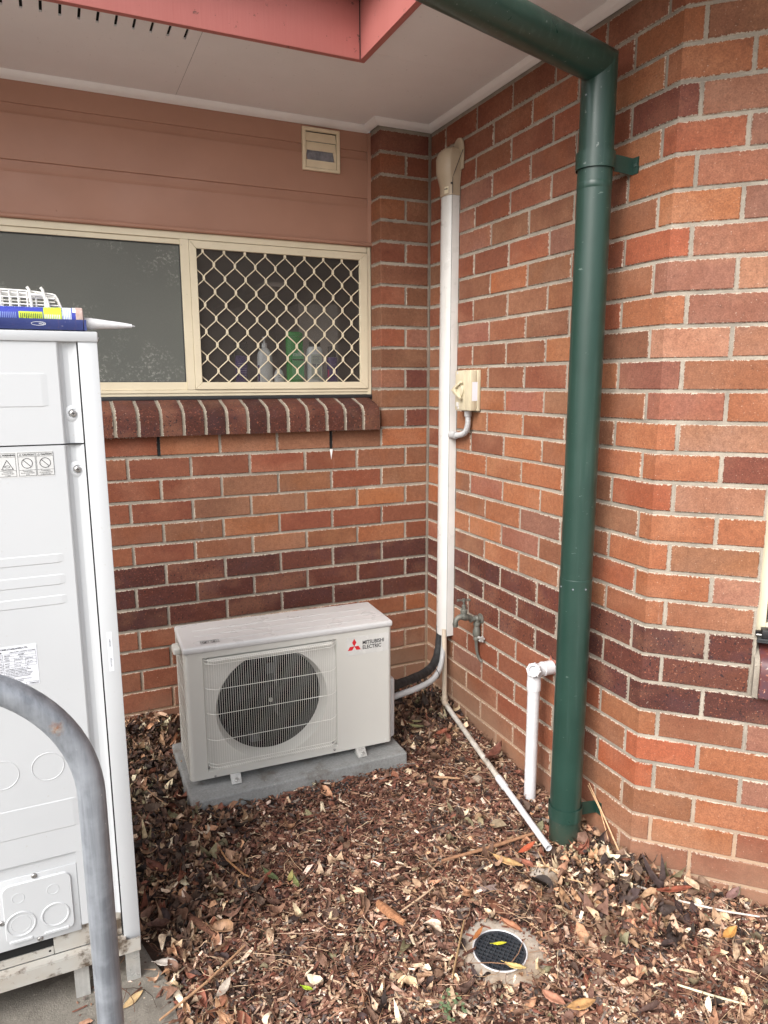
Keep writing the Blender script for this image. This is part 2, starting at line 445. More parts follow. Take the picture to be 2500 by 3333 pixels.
PAL = {'o': (.262,.104,.050), 'R': (.275,.088,.044), 'r': (.198,.070,.039), 'p': (.222,.095,.064), 'b': (.208,.092,.051),
       't': (.265,.128,.082), 'm': (.152,.050,.034), 'd': (.102,.033,.021), 'D': (.078,.025,.018)}
class Bricks:
    def __init__(s): s.v=[]; s.f=[]; s.c=[]; s.d=[]; s.u1=[]; s.u2=[]
    def brick(s, P, z0, z1, code, depth=.108, ul=0.):
        """P: outer face polyline in plan, left to right seen from outside; outward normal on its right"""
        P = [Vector((x, y)) for x, y in P]
        j = lambda a: random.uniform(-a, a)
        c = random.uniform(.0018, .0030); set_ = j(.0010)
        z0 += j(.0012); z1 += j(.0012)
        segs = [(P[i+1]-P[i]) for i in range(len(P)-1)]
        N = [Vector((d.y, -d.x)).normalized() for d in segs]
        Ls = [d.length for d in segs]; W = sum(Ls); H = z1-z0
        st = [(0., depth, 0), (0., c, 0), (c, 0., 0)]
        # stations (u, inset, seg)
        if len(segs) == 2: st.append((Ls[0], 0., 'm'))
        st += [(W-c, 0., len(segs)-1), (W, c, len(segs)-1), (W, depth, len(segs)-1)]
        lev = [(0., depth), (0., c), (c, 0.), (H-c, 0.), (H, c), (H, depth)]
        base = len(s.v)
        for (z, li) in lev:
            for (u, si, sg) in st:
                ins = max(li, si) - set_
                if sg == 'm':
                    n = (N[0]+N[1]); n = n/(n.dot(N[0])); p = P[1]-n*ins
                elif sg == 0: p = P[0]+segs[0].normalized()*u-N[0]*ins
                else: p = P[1]+segs[1].normalized()*(u-Ls[0])-N[1]*ins
                s.v.append((p.x, p.y, z0+z)); 
                du = si if si > .05 else 0.; dz_ = li if li > .05 else 0.
                s.u1.append((max(u, du)+ul, max(z, dz_))); s.u2.append((max(W-u, du), max(H-z, dz_)))
        n = len(st)
        for a in range(len(lev)-1):
            for b in range(n-1):
                s.f.append((base+a*n+b, base+a*n+b+1, base+(a+1)*n+b+1, base+(a+1)*n+b))
        col = PAL[code]; k = random.uniform(.86, 1.14); h = random.uniform(-.06, .06)
        col = (col[0]*k*(1+h*.5), col[1]*k*(1-h), col[2]*k*(1-h*1.3))
        cnt = len(lev)*n
        s.c += [(*col, 1.)]*cnt; s.d += [(1. if code in 'dD' else 0., random.random(), random.random(), 1.)]*cnt
    def build(s, name, parent):
        off = rootloc(parent).location
        me = bpy.data.meshes.new(name); me.from_pydata([(a-off.x, b-off.y, c-off.z) for a, b, c in s.v], [], s.f)
        for nm, dat in (('bcol', s.c), ('bdat', s.d)):
            at = me.color_attributes.new(nm, 'FLOAT_COLOR', 'POINT'); at.data.foreach_set('color', np.array(dat, dtype=np.float32).ravel())
        li = np.empty(len(me.loops), dtype=np.int32); me.loops.foreach_get('vertex_index', li)
        for nm, dat in (('edge_a', s.u1), ('edge_b', s.u2)):
            uv = me.uv_layers.new(name=nm); uv.data.foreach_set('uv', np.array(dat, dtype=np.float32)[li].ravel())
        o = link_mesh(name, me, M_BRICK); o.parent = parent
        return o

# ============================================================ SETTING
def G(x, y): return -.035+.05*y-.033*x-(.3*(x-.2) if x > .2 else 0)
def make_ground():
    nx, ny = 60, 60; vs = []; fs = []
    X = np.concatenate([[-60, -20, -8, -4], np.linspace(-2.4, 1.6, 52), [3, 8, 20, 60]]); Y = np.concatenate([[-60, -25, -10, -5], np.linspace(-3.4, .6, 52), [3, 8, 20, 60]])
    for y in Y:
        for x in X:
            xx = min(max(x, -2.4), 1.0); yy = min(max(y, -3.4), .2)
            vs.append((x, y, G(xx, yy)-.018 - (.05 if x < -1.47 and y > -3. else 0)))
    n = len(X)
    for j in range(len(Y)-1):
        for i in range(n-1): fs.append((j*n+i, j*n+i+1, (j+1)*n+i+1, (j+1)*n+i))
    mb = MB(); mb.add(vs, fs, True)
    return tag(build(mb, 'ground', M_SOIL), kind='structure')
make_ground()
# concrete path under the tall cabinet, its edge buried in the mulch
mb = MB()
edge = [(-1.49,-.90),(-1.475,-1.02),(-1.47,-1.12),(-1.452,-1.19),(-1.428,-1.255),(-1.418,-1.32),(-1.416,-1.41),(-1.42,-1.60),(-1.40,-1.95),(-1.41,-2.5),(-1.40,-6.)]
edge = [(x+.012, y) for x, y in edge]
plan = [(-9,-6.0),]+[(x,y) for x,y in reversed(edge)]+[(-1.50,-.30),(-9,-.30)]
mb.prism(plan, -.16, -.049); mb.prism([(-16,-16),(-9.01,-16),(-9.01,-.30),(-16,-.30)], -.16, -.049)
tag(build(mb, 'path', M_PATH, bevel=.004), kind='structure')

mb = MB(); mb.prism([(-1.37, -14), (14, -14), (14, -2.7), (1.4, -2.7), (.4, -2.62), (-1.37, -2.52)], -.26, -.098)  # unseen pale paving, added to bounce light up under the eaves
tag(build(mb, 'bounce_yard', M_BOUNCE, bevel=.004), kind='structure')

# ============================================================ HOUSE
house = thing('brick_house', 'red brick house corner with dark brick band, white eaves, salmon boards and barred cream window', 'house', (-.5, .3, 0))

def courses_wall_a():
    B = Bricks(); J = .010
    rowcodes = {15: 'bbrrrrb', 14: 'obbborrr', 16: 'brbbrrrr', 17: 'boobbrrb', 18: 'rrrobrrr', 19: 'roobbrrr', 23: 'oororrrr'}
    pier = {0:'m',1:'rr',2:'b',3:'bo',4:'b',5:'rr',6:'b',7:'br',8:'b',9:'pr',10:'b',11:'mp',12:'b',13:'mb'}
    for i in range(0, 31):
        z0, z1 = ZL(i+1)+.005, ZL(i)-.005
        first = .24 if i % 2 == 0 else .12
        right = -.011
        js = [first+.24*k for k in range(14)]
        prev = 0.
        for k, d in enumerate(js):
            x0, x1 = -d+.005, (right if k == 0 else -prev-.005)
            if i < 14:
                if prev > .2: break
                x0 = max(x0, -.2400) if abs(d-.24) < .01 else x0
                if abs(d-.24) < .01 or abs(d-.36) < .01: x0 = -.2400
                code = pier[i][k] if k < len(pier[i]) else 'r'
            elif i in (20, 21, 22): code = 'd' if random.random() < .65 else 'D'
            elif i in rowcodes: code = rowcodes[i][k] if k < len(rowcodes[i]) else random.choice('rbom')
            else: code = random.choice('rrrrbb')
            B.brick([(x0, 0), (x1, 0)], z0, z1, code, .104, .03 if x0 == -.2400 else 0.)
            prev = d
            if -d < -3.1: break
    # reveal return of the pier is the end of the same bricks
    return B.build('brick_wall', house)
courses_wall_a()['label'] = 'brick wall face behind the outdoor unit, below the window'

def courses_wall_bc():
    B = Bricks()
    CS = {0:'rb',1:'ob',2:'oo',3:'mt',4:'Rp',5:'op',6:'op',7:'Rt',8:'pt',9:'op',10:'tt',11:'pb',12:'po',13:'ot',14:'om',15:'Rt',16:'oo',17:'ob',18:'ot',19:'ob',
          23:'obp',24:'Rob',25:'Rbp',26:'bob',27:'bor',28:'rr',29:'rrr'}
    BB = {0:'rrrrrr',1:'rrrrro',2:'rrbrro',3:'rprrrr',4:'rprrro',5:'rpbbro',6:'brrrpb',7:'bbobrr',8:'rrbbob',9:'bpbbrr',10:'brbbob',11:'bobrob',12:'omopbb',13:'rooobb',14:'rbrobo',15:'rooobr',16:'obpoob',17:'obopbb',18:'boopbr',19:'rbobob',  # upper rows run to dark red: eave shade put into the brick codes
          23:'obrrrr',24:'brrrrb',25:'bprrrr',26:'bbrrrb',27:'bbbrrr'}
    for i in range(0, 31):
        z0, z1 = ZL(i+1)+.005, ZL(i)-.005
        even = i % 2 == 0
        js = [.129+.24*k if even else .249+.24*k for k in range(6)]
        js = [d for d in js if d < (1.34 if even else 1.22)]
        prev = -.004; dark = i in (20, 21, 22)
        for k, d in enumerate(js):
            code = ('D' if random.random() < .4 else 'd') if dark else (BB[i][k] if i in BB else random.choice('rrbob'))
            B.brick([(0, -(prev+.005)), (0, -(d-.005))], z0, z1, code)
            prev = d
        ca = .1726 if even else .0539
        cs = CS.get(i, 'rb')
        code = ('D' if random.random() < .4 else 'd') if dark else cs[0]
        B.brick([(0, -(prev+.005)), (0, -L), wallc(ca-.005)], z0, z1, code)
        # onwards along the splayed wall
        s0 = ca; k = 1
        top, bot = 2.05, ZL(20)
        limit = .298 if (ZL(i) < top+.02 and i < 20) else (.293 if i in (20, 21) else 1.75)
        while s0 < limit-.012:
            s1 = min(s0+.24, limit+.005)
            if i not in (28, 29) and s1-s0 < .03: break
            code = ('D' if random.random() < .4 else 'd') if dark else (cs[k] if k < len(cs) else random.choice('orbpt'))
            # weep hole in the lowest visible course
            gap = .005
            B.brick([wallc(s0+gap), wallc(s1-gap)], z0, z1, code)
            s0 += .24; k += 1
        if limit == .298:      # far side of the opening
            s0 = 1.21+(0 if even else .12)
            B.brick([wallc(1.21), wallc(s0+.23)], z0, z1, random.choice('obpt'))
            B.brick([wallc(s0+.24), wallc(s0+.47)], z0, z1, random.choice('obpt'))
    return B.build('brick_wall', house)
courses_wall_bc()['label'] = 'brick wall with the splayed corner behind the green downpipe'

# mortar beds: the solid core of the walls, 4 mm behind the brick faces; weep holes are cut as dark slots
r_ = .0042
mb = MB()
mb.prism([(-3.2, r_), (-.0, r_), (-.0, .10), (-3.2, .10)], -.35, ZL(14)-.006)
mb.prism([(-.2365, r_), (0, r_), (0, .118), (-.2365, .118)], ZL(14)-.006, 2.56)
build(mb, 'mortar_bed', M_MORTAR, house)
mb = MB()
o1 = [(r_, .11), (r_, -L-r_*.414*0+.0017), wallc(.296, -r_), wallc(.296, -.1), (.11, -L+.05), (.11, .11)]
mb.prism(o1, ZL(20)-.004, 2.56)
full = [(r_, .11), (r_, -L+.0017), wallc(1.75, -r_), wallc(1.75, -.1), (.11, -L+.05), (.11, .11)]
mb.prism(full, -.40, ZL(22)-.003)
mb.prism([(r_, .11), (r_, -L+.0017), wallc(.302, -r_), wallc(.302, -.1), (.11, -L+.05), (.11, .11)], ZL(22)-.003, ZL(20)-.004)
mb.prism([wallc(1.215, -r_), wallc(1.75, -r_), wallc(1.75, -.1), wallc(1.215, -.1)], ZL(22)-.003, 2.56)
mb.prism([wallc(.296, -r_), wallc(1.215, -r_), wallc(1.215, -.1), wallc(.296, -.1)], 2.05, 2.56)
build(mb, 'mortar_bed', M_MORTAR, house)
# weep holes: open perpends
for (x, i) in ((-.48, 14), (-1.20, 14)):
    mb = MB(); mb.box(x-.0056, -.0006, ZL(15)+.004, x+.0056, .010, ZL(14)-.004); build(mb, 'weep_hole', M_DARK, house)
mb = MB(); a = wallc(.300, .0006); b = wallc(.310, .0006); c = wallc(.310, -.01); d = wallc(.300, -.01)
mb.prism([a, b, c, d], ZL(30)+.004, ZL(29)-.012); build(mb, 'weep_hole', M_DARK, house)
# leaked mortar below a weep hole
mb = MB(); mb.add([(-.487,-.0016,1.139),(-.473,-.0016,1.139),(-.475,-.0016,1.125),(-.4785,-.0016,1.108),(-.480,-.0016,1.092),(-.483,-.0016,1.112)], [(0,5,4,3,2,1)])
build(mb, 'lime_stain', M_CORNICE, house)

# bullnose brick sill
def sill_run(x_to, x_from, first, pitch, parent):
    B = []
    prof = [(-.030,1.2195),(-.030,1.270),(-.029,1.292),(-.024,1.307),(-.014,1.319),(.002,1.328),(.05,1.342),(.108,1.3585),(.108,1.2195)]
    js = [x_to]+[first-k*pitch for k in range(40) if first-k*pitch > x_from]
    bm = Bricks()
    mbs = MB()
    v=[];f=[];c=[];d=[];u1=[];u2=[]
    for k in range(len(js)-1):
        xr, xl = js[k]-(.0 if k == 0 else .0055), js[k+1]+.0055
        dz = random.uniform(-.001,.001); dy = random.uniform(-.0012,.0012)
        n = len(prof); base = len(v)
        xs = [xl, xl+.002, xr-.002, xr]
        W = xr-xl; acc = 0; prevp = prof[0]
        for pi, (y, z) in enumerate(prof):
            acc += math.hypot(y-prevp[0], z-prevp[1]); prevp = (y, z)
            cy, cz = .04, 1.28
            for xi, x in enumerate(xs):
                q = .0022 if xi in (0, 3) else 0
                L_ = math.hypot(y-cy, z-cz)
                v.append((x, y+dy-(y-cy)/L_*q, z+dz-(z-cz)/L_*q)); u1.append((x-xl, max(acc, .004))); u2.append((xr-x, .05))
        for a in range(n):
            a2 = (a+1) % n
            for b in range(3): f.append((base+a*4+b, base+a2*4+b, base+a2*4+b+1, base+a*4+b+1))
        f.append(tuple(base+a*4 for a in range(n))); f.append(tuple(base+a*4+3 for a in reversed(range(n))))
        kk = random.uniform(.62, 1.0); code = random.choice('ddDd'); col = tuple(q*kk for q in PAL[code])
        c += [(*col, 1)]*(n*4); d += [(1., random.random(), random.random(), 1)]*(n*4)
    bm.v, bm.f, bm.c, bm.d, bm.u1, bm.u2 = v, f, c, d, u1, u2
    o = bm.build('window_sill', parent)
    bb = bmesh.new(); bb.from_mesh(o.data); bmesh.ops.recalc_face_normals(bb, faces=bb.faces)
    for fa in bb.faces: fa.smooth = len(fa.verts) == 4
    bb.to_mesh(o.data); bb.free(); o.data.set_sharp_from_angle(angle=rad(32))
    cy, cz = .04, 1.28; pr2 = [(cy+(y-cy)*.93 if z > 1.221 else max(y, -.027), z-.0035 if z > 1.25 else z+.001) for y, z in prof]
    mm = MB(); mm.loft([[(x, y, z) for y, z in pr2] for x in (x_from, x_to-.003)], True, True, False)
    build(mm, 'mortar_bed', M_MORTAR2, house)
    return o
sill = sill_run(-.2575, -3.1, -.3384, .0850, house)
sill['label'] = 'bullnose dark brick sill under the barred window'

# ---- cladding boards
mb = MB()
prof = []
y0 = .1120
zt = 2.50
prof = [(y0, 2.50), (y0, 2.401), (y0+.0015, 2.3995), (y0+.0065, 2.399), (y0+.0065, 2.385), (y0+.0045, 2.372), (y0+.001, 2.3635), (y0-.0015, 2.3625), (y0-.0015, 2.3605),
        (y0, 2.212), (y0+.0015, 2.2105), (y0+.0065, 2.210), (y0+.0065, 2.195), (y0+.0045, 2.180), (y0+.001, 2.1695), (y0-.0015, 2.1685), (y0-.0015, 2.1665), (y0, 2.02)]
mb.loft([[(x, y, z) for y, z in prof] for x in (-3.1, -.2505)], False, False, False)
build(mb, 'cladding', M_CLAD, house)
mb = MB(); mb.box(-.2515, .104, 2.026, -.2325, .114, 2.4745); mb.box(-.2440, .100, 2.026, -.2325, .104, 2.4745)
build(mb, 'cladding_trim', M_CLAD, house, bevel=.001)
mb = MB(); mb.tube([(-3.1, .103, 2.018), (-.2268, .103, 2.018)], .0088, 12)
mb.box(-3.1, .104, 2.010, -.2345, .116, 2.026)
build(mb, 'window_head_bead', M_CLAD, house)
mb = MB()
for x, z in ((-.27,2.225),(-.90,2.225),(-1.52,2.225),(-.275,2.415),(-.93,2.415),(-1.5,2.05),(-.92,2.045),(-.52,2.04)):
    mb = MB(); mb.lathe((x, y0-.0004, z), (0,-1,0), [(.0035,-.001),(.003,.0009),(.0012,.0013)], 10); build(mb, 'nail_head', M_CLAD, house)

# ---- soffit, with slots cut by laying boards round them
ZS = 2.497
def soffit():
    # slots along x at 52 mm pitch, y from -.456 to -.382
    mb = MB()
    slots = [(-1.0950-.0515*k) for k in range(22)]
    ya, yb = -.456, -.384; hw = .0042
    x_lo = -3.2
    # strips of the left panel
    T = .006
    mb.box(x_lo, -.512, ZS, -1.0515, ya, ZS+T); mb.box(x_lo, yb, ZS, -1.0515, .13, ZS+T)
    xs = [-1.0515]
    prev = -1.0515
    for s in slots:
        mb.box(s+hw, ya, ZS, prev, yb, ZS+T); prev = s-hw
    mb.box(x_lo, ya, ZS, prev, yb, ZS+T)
    # panel right of the join and the panel along the side wall
    mb.box(-1.0500, -.512, ZS, .02, .13, ZS+T); mb.box(-.535, -.5385, ZS, .02, -.5122, ZS+T)
    mb.prism([(-.535, -.5398), (.02, -.5398), (.02, -L), (1.3, -L-1.3), (1.3-.55, -L-1.3-.55), (-.535, -1.66)][::-1], ZS, ZS+T)
    return build(mb, 'soffit', M_SOFFIT, house)
soffit()
mb = MB(); mb.box(-3.2, -.47, ZS+.012, -1.0, -.37, ZS+.03); build(mb, 'soffit_cavity', M_DARK, house)
mb = MB(); mb.box(-1.0516, -.512, ZS+.0015, -1.0499, .12, ZS+.0055); build(mb, 'soffit_joint', M_SEAL, house)
mb = MB(); mb.box(-.54, -.5400, ZS+.0015, .0, -.5384, ZS+.0055); build(mb, 'soffit_joint', M_SEAL, house)
# cornice: a small quad following wall, recess jog and side wall
def cornice():
    mb = MB()
    path = [(-3.1, .112), (-.2505, .112), (-.2505, .0), (0, 0), (0, -L), wallc(1.75)]
    # corner handling by mitres; outward = away from wall
    prof = [(0.000, 2.4725), (.004, 2.4725), (.010, 2.4755), (.018, 2.4800), (.024, 2.4865), (.027, 2.4925), (.028, 2.4968), (.0, 2.4968)]
    P = [Vector(p) for p in path]
    rings = []
    for i, p in enumerate(P):
        ds = []
        if i > 0: ds.append((P[i]-P[i-1]).normalized())
        if i < len(P)-1: ds.append((P[i+1]-P[i]).normalized())
        ns = [Vector((d.y, -d.x)) for d in ds]
        n = ns[0] if len(ns) == 1 else (ns[0]+ns[1])/(1+ns[0].dot(ns[1]))
        rings.append([(p.x+n.x*o, p.y+n.y*o, z) for o, z in prof])
    mb.loft(rings, True, True, False)
    o = build(mb, 'cornice', M_CORNICE, house)
    return o
cornice()
# fascia boards round the inside corner of the eaves
fx, fy = -.546, -.520
mb = MB(); mb.box(-3.3, fy-.001, 2.478, fx-.0006, fy+.0205, 2.70); build(mb, 'fascia', M_FASCIA, house, bevel=.0015)
mb = MB(); mb.prism([(fx, fy-.002+.022), (fx, -1.66), (.15, -2.36), (.166, -2.344), (fx+.022, -1.648), (fx+.022, fy+.02)], 2.478, 2.70); build(mb, 'fascia', M_FASCIA, house, bevel=.0015)
mb = MB(); mb.box(fx-.0032, fy-.0028, 2.479, fx-.0006, fy+.001, 2.66); build(mb, 'fascia_joint_crack', M_DARK, house)
# roof over it
mb = MB()
Z = 2.70
prof_roof = [(fx+.0, 2.70), (1.6, 3.3)]
mb.add([(-3.4, fy-.03, Z), (fx-.03, fy-.03, Z), (1.9, 1.9, 3.6), (-3.4, 1.9, 3.6), (fx-.03, -1.7, Z), (1.9, -4.2, 3.6), (-.0, -2.4, Z)],
       [(0,1,2,3), (1,4,6,2), (6,5,2)])
build(mb, 'roof', M_ROOF, house)
mb = MB()
def gut(p, q, nx, ny):
    prof = [(0,2.70),(.0,2.61),(.10,2.61),(.115,2.62),(.115,2.70),(.105,2.70),(.105,2.63),(.01,2.63),(.01,2.70)]
    prof = [(o+.002, z+.055) for o, z in prof]
    mb.loft([[(p[0]+nx*o, p[1]+ny*o, z) for o, z in prof], [(q[0]+nx*o, q[1]+ny*o, z) for o, z in prof]], True, True, False)
gut((-3.3, fy), (fx-.118, fy), 0, -1); gut((fx, fy-.0), (fx, -1.66), -1, 0)
build(mb, 'gutter', M_GREEN, house)
mb = MB(); mb.lathe((-.556,-.545,2.652), (1,0,0), [(.007,-.012),(.007,.004)], 10); build(mb, 'gutter_bracket', M_BLACK, house, bevel=.001)

# ---- main window
win = MB()
yf = .110
# outer frame: head, sill, jamb
fr = MB()
fr.box(-3.1, yf, 1.9840, -.2585, yf+.06, 2.0095)
fr.box(-3.1, yf, 1.3830, -.2435, yf+.08, 1.3955)
fr.box(-3.1, yf+.004, 1.3705, -.2435, yf+.08, 1.3830)
fr.box(-.2555, yf-.002, 1.3700, -.2405, yf+.06, 2.0095)
window = build(fr, 'window', M_CREAM, house, bevel=.001, seg=1); window['label'] = 'cream framed sliding window with frosted pane and barred screen'
mb = MB()
mb.box(-3.1, yf+.006, 1.3960, -1.0602, yf+.03, 1.4275)       # bottom rail
mb.box(-3.1, yf+.006, 1.9640, -1.0602, yf+.03, 1.9835)
mb.box(-1.0602, yf-.002, 1.3960, -1.0272, yf+.03, 1.9835)    # meeting stile
mb.box(-2.55, yf+.006, 1.4275, -2.515, yf+.03, 1.9640)
build(mb, 'sash_frame', M_CREAM, window, bevel=.001, seg=1)
mb = MB(); mb.box(-3.1, yf+.016, 1.4275, -1.0602, yf+.021, 1.9640); build(mb, 'frosted_pane', M_FROST, window)
mb = MB(); mb.box(-3.1, yf+.0125, 1.4275, -1.0602, yf+.0155, 1.4300); mb.box(-1.0640, yf+.0125, 1.430, -1.0602, yf+.0155, 1.9640); mb.box(-3.1, yf+.0125, 1.9605, -1.064, yf+.0155, 1.9640)
build(mb, 'pane_gasket', M_SEAL, window)
# security screen: four mitred rails
x0, x1, z0, z1 = -1.0262, -.2570, 1.3972, 1.9815; a0, a1, b0, b1 = -.9985, -.2935, 1.4265, 1.9515
mb = MB()
for q in ([(x0,z0),(x1,z0),(a1,b0),(a0,b0)], [(x1,z0),(x1,z1),(a1,b1),(a1,b0)], [(x1,z1),(x0,z1),(a0,b1),(a1,b1)], [(x0,z1),(x0,z0),(a0,b0),(a0,b1)]):
    cx = sum(p[0] for p in q)/4; cz = sum(p[1] for p in q)/4
    q = [(p[0]+(cx-p[0])*.0015, p[1]+(cz-p[1])*.0015) for p in q]
    mb.extrude([(x, yf-.006, z) for x, z in q], (0, .016, 0))
sec = build(mb, 'security_screen', M_CREAM, window, bevel=.0012, seg=1)
# diamond grille
def grille(parent, ox, oz, px, pz, cols, rows, plane, clip, rw=.0024, mat=M_CREAM):
    """vertical zig-zag wires meeting at clipped nodes; plane maps (x,z)->point"""
    mb = MB(); (ax0, ax1, az0, az1) = clip
    hx, hz = px/2, pz/2
    for k in range(-2, cols+1):
        # wire between node columns k and k+1
        xl, xr = ox+hx*k, ox+hx*(k+1)
        pts = []
        for r in range(-2, 2*rows+3):
            z = oz-hz*r
            onleft = (r+k) % 2 == 0
            x = xl+rw*.95 if onleft else xr-rw*.95
            pts += [(x, z+.0085), (x, z-.0085)]
            zn = z-hz; xn = (xr-rw*.95) if onleft else (xl+rw*.95)
            # soft bends
            pts += [(x+(xn-x)*.10, z-.0130), (x+(xn-x)*.90, zn+.0130)]
        run = []
        for (x, z) in pts:
            if ax0 <= x <= ax1 and az0 <= z <= az1: run.append(plane(x, z))
            else:
                if len(run) > 1: mb.tube(run, rw, 6, False)
                run = []
        if len(run) > 1: mb.tube(run, rw, 6, False)
    for k in range(0, cols+1):
        for r in range(0, 2*rows):
            if (r+k) % 2: continue
            x, z = ox+hx*k, oz-hz*r
            if ax0+.004 < x < ax1-.004 and az0+.006 < z < az1-.004:
                p = plane(x, z); q = plane(x+.01, z); d = (Vector(q)-Vector(p)).normalized()*.0046; n = d.cross(Vector((0,0,1))).normalized()*.0034
                P = Vector(p); up = Vector((0,0,.0075))
                mb.extrude([P-d-n-up, P+d-n-up, P+d-n+up, P-d-n+up], n*2)
    return build(mb, 'diamond_grille', mat, parent)
grille(sec, -.9722, 1.9460, .08535, .1052, 17, 5, lambda x, z: (x, yf+.0035, z), (-1.022, -.268, 1.404, 1.972))
mb = MB(); mb.quad((a0-.004, yf+.0088, b0-.004), (a1+.004, yf+.0088, b0-.004), (a1+.004, yf+.0088, b1+.004), (a0-.004, yf+.0088, b1+.004)); build(mb, 'fly_screen', M_SCREEN, sec)
mb = MB(); mb.quad((a0-.02, yf+.045, b0-.02), (a1+.02, yf+.045, b0-.02), (a1+.02, yf+.045, b1+.02), (a0-.02, yf+.045, b1+.02)); build(mb, 'window_pane', M_GLASS, window)
mb = MB(); mb.add([(-1.5,yf+.0875,1.3712),(-.2425,yf-.062,1.3580),(-.2425,yf-.004,1.3695),(-3.1,yf-.004,1.3695),(-3.1,yf-.035,1.3625)], [(0,1,2)])
mb = MB(); mb.box(-3.1, yf-.014, 1.3560, -.2415, yf+.02, 1.3698); build(mb, 'sill_flashing', M_SEAL, house, bevel=.002)
# the room behind the glass
mb = MB()
mb.add([(-3.2,.19,.9),(.3,.19,.9),(.3,1.5,.9),(-3.2,1.5,.9),(-3.2,.19,2.5),(.3,.19,2.5),(.3,1.5,2.5),(-3.2,1.5,2.5)], [(0,1,2,3),(4,7,6,5),(1,5,6,2),(2,6,7,3),(0,3,7,4)])
build(mb, 'room_lining', M_ROOM, house)
mb = MB(); mb.box(-3.1, .172, 1.3840, -.22, .30, 1.4180); build(mb, 'inner_window_ledge', M_CREAM, house, bevel=.002)
mb = MB(); mb.box(-.66, .33, 1.85, -.56, 1.45, 1.87); mb.box(-.45,.5,1.0,-.25,.9,1.80); build(mb, 'room_shelf', M_ROOM, house)

# ---- second window in the splayed wall
fr = MB()
def cb(m, s0, s1, o0, o1, z0, z1): m.prism([wallc(s0, o1), wallc(s1, o1), wallc(s1, o0), wallc(s0, o0)], z0, z1)
cb(fr, .2990, .3270, -.085, -.045, .7120, 2.045); cb(fr, 1.185, 1.210, -.085, -.045, .7120, 2.045); cb(fr, .3272, 1.1848, -.085, -.045, 2.02, 2.045); cb(fr, .3272, 1.1848, -.085, -.045, .7120, .735)
w2 = build(fr, 'window', M_CREAM, house, bevel=.001, seg=1); w2['label'] = 'window in the splayed wall, only its cream left edge in view'
grille(w2, .352, 1.99, .08535, .1052, 19, 12, lambda s, z: (*wallc(s, -.050), z), (.327, 1.185, .736, 2.02))
mb = MB(); cb(mb, .3272, 1.1848, -.062, -.0605, .735, 2.02); build(mb, 'fly_screen', M_SCREEN, w2)
mb = MB(); cb(mb, .30, 1.21, -.13, -.1, .71, 2.045); build(mb, 'window_pane', M_SEAL, w2)
mb = MB()
prof = [(.030,.5335),(.030,.60),(.026,.63),(.012,.648),(-.06,.675),(-.10,.69),(-.10,.5335)]
for k in range(11):
    s0 = .313+k*.086; s1 = min(s0+.076, 1.21)
    mb.loft([[(*wallc(s, o), z) for o, z in prof] for s in (s0, s1)], True, True, False)
Bs = Bricks(); 
o = build(mb, 'window_sill', None, house, bevel=.002, seg=1)
def sillc():
    t = NT("glazed_dark_brick")
    c = t.mix(t.ramp(t.noise(14, 4, .65), .4, .62), (.12,.030,.022), (.065,.035,.050))
    c = t.mix(t.ramp(t.noise(120, 2), .62, .68), c, (.35, .14, .09)); c = t.mix(t.ramp(t.noise(160, 2), .68, .72), c, (.6,.5,.42))
    t.base(c); t.set(Roughness=.4); t.bump(t.noise(180, 2), .2, .001); return t.m
o.data.materials.append(sillc())
mb = MB(); mb.loft([[(*wallc(s, min(o_, .022)-.004), z-.003) for o_, z in prof] for s in (.299, 1.21)], True, True, False); build(mb, 'mortar_bed', M_MORTAR, house)
mb = MB(); cb(mb, .3010, 1.20, -.075, .002, .6900, .6975); cb(mb, .3040, 1.20, -.045, .006, .6975, .703); build(mb, 'sill_flashing', M_SEAL, house, bevel=.001)
latch = MB(); cb(latch, .3125, .352, -.030, .004, .7035, .7290)
for (s, z) in ((.330,.733),): latch.lathe((*wallc(s, -.012), z-.006), (0,0,1), [(.006,0),(.006,.004)], 10)
lt = thing('window_catch', 'black metal catch with pin at the bottom left of the right-hand window', 'catch', (*wallc(.33, -.02), .70))
build(latch, 'catch_body', M_BLACK, lt, bevel=.002)
mb = MB(); mb.lathe((*wallc(.3125, -.008), .7110), (-SQ, SQ, 0), [(.0032,-.001),(.0032,.012),(.002,.014)], 10); build(mb, 'pin', M_SCREW, lt)
mb = MB(); mb.lathe((*wallc(.335, .004), .716), (-SQ,-SQ,0), [(.004,0),(.0035,.0015)], 12); build(mb, 'rivet', M_SCREW, lt)

# ============================================================ THINGS
# ---- exhaust vent
t = thing('exhaust_vent', 'square cream louvred exhaust vent on the salmon boards, one slat missing', 'vent', (-.463, .11, 2.378))
mb = MB()
X0, X1, Z0, Z1 = -.5470, -.3825, 2.2945, 2.4610; i0, i1, j0, j1 = -.5325, -.3965, 2.3055, 2.4480
for q in ([(X0,Z0),(X1,Z0),(i1,j0),(i0,j0)], [(X1,Z0),(X1,Z1),(i1,j1),(i1,j0)], [(X1,Z1),(X0,Z1),(i0,j1),(i1,j1)], [(X0,Z1),(X0,Z0),(i0,j0),(i0,j1)]):
    qx = sum(p[0] for p in q)/4; qz = sum(p[1] for p in q)/4
    mb.extrude([(x+(qx-x)*.004, .097, z+(qz-z)*.004) for x, z in q], (0, .0135, 0))
build(mb, 'frame', M_CREAM2, t, bevel=.0010, seg=1)
for z0, z1, tl in ((2.4085, 2.4440, .004), (2.3735, 2.4080, .004), (2.3075, 2.3360, -.003)):
    mb = MB(); mb.loft([[(x, .1035+tl, z1), (x, .1055+tl, z1), (x, .1035, z0), (x, .1015, z0)] for x in (-.5305, -.3990)], True, True, False)
    build(mb, 'slat', M_CREAM2, t)
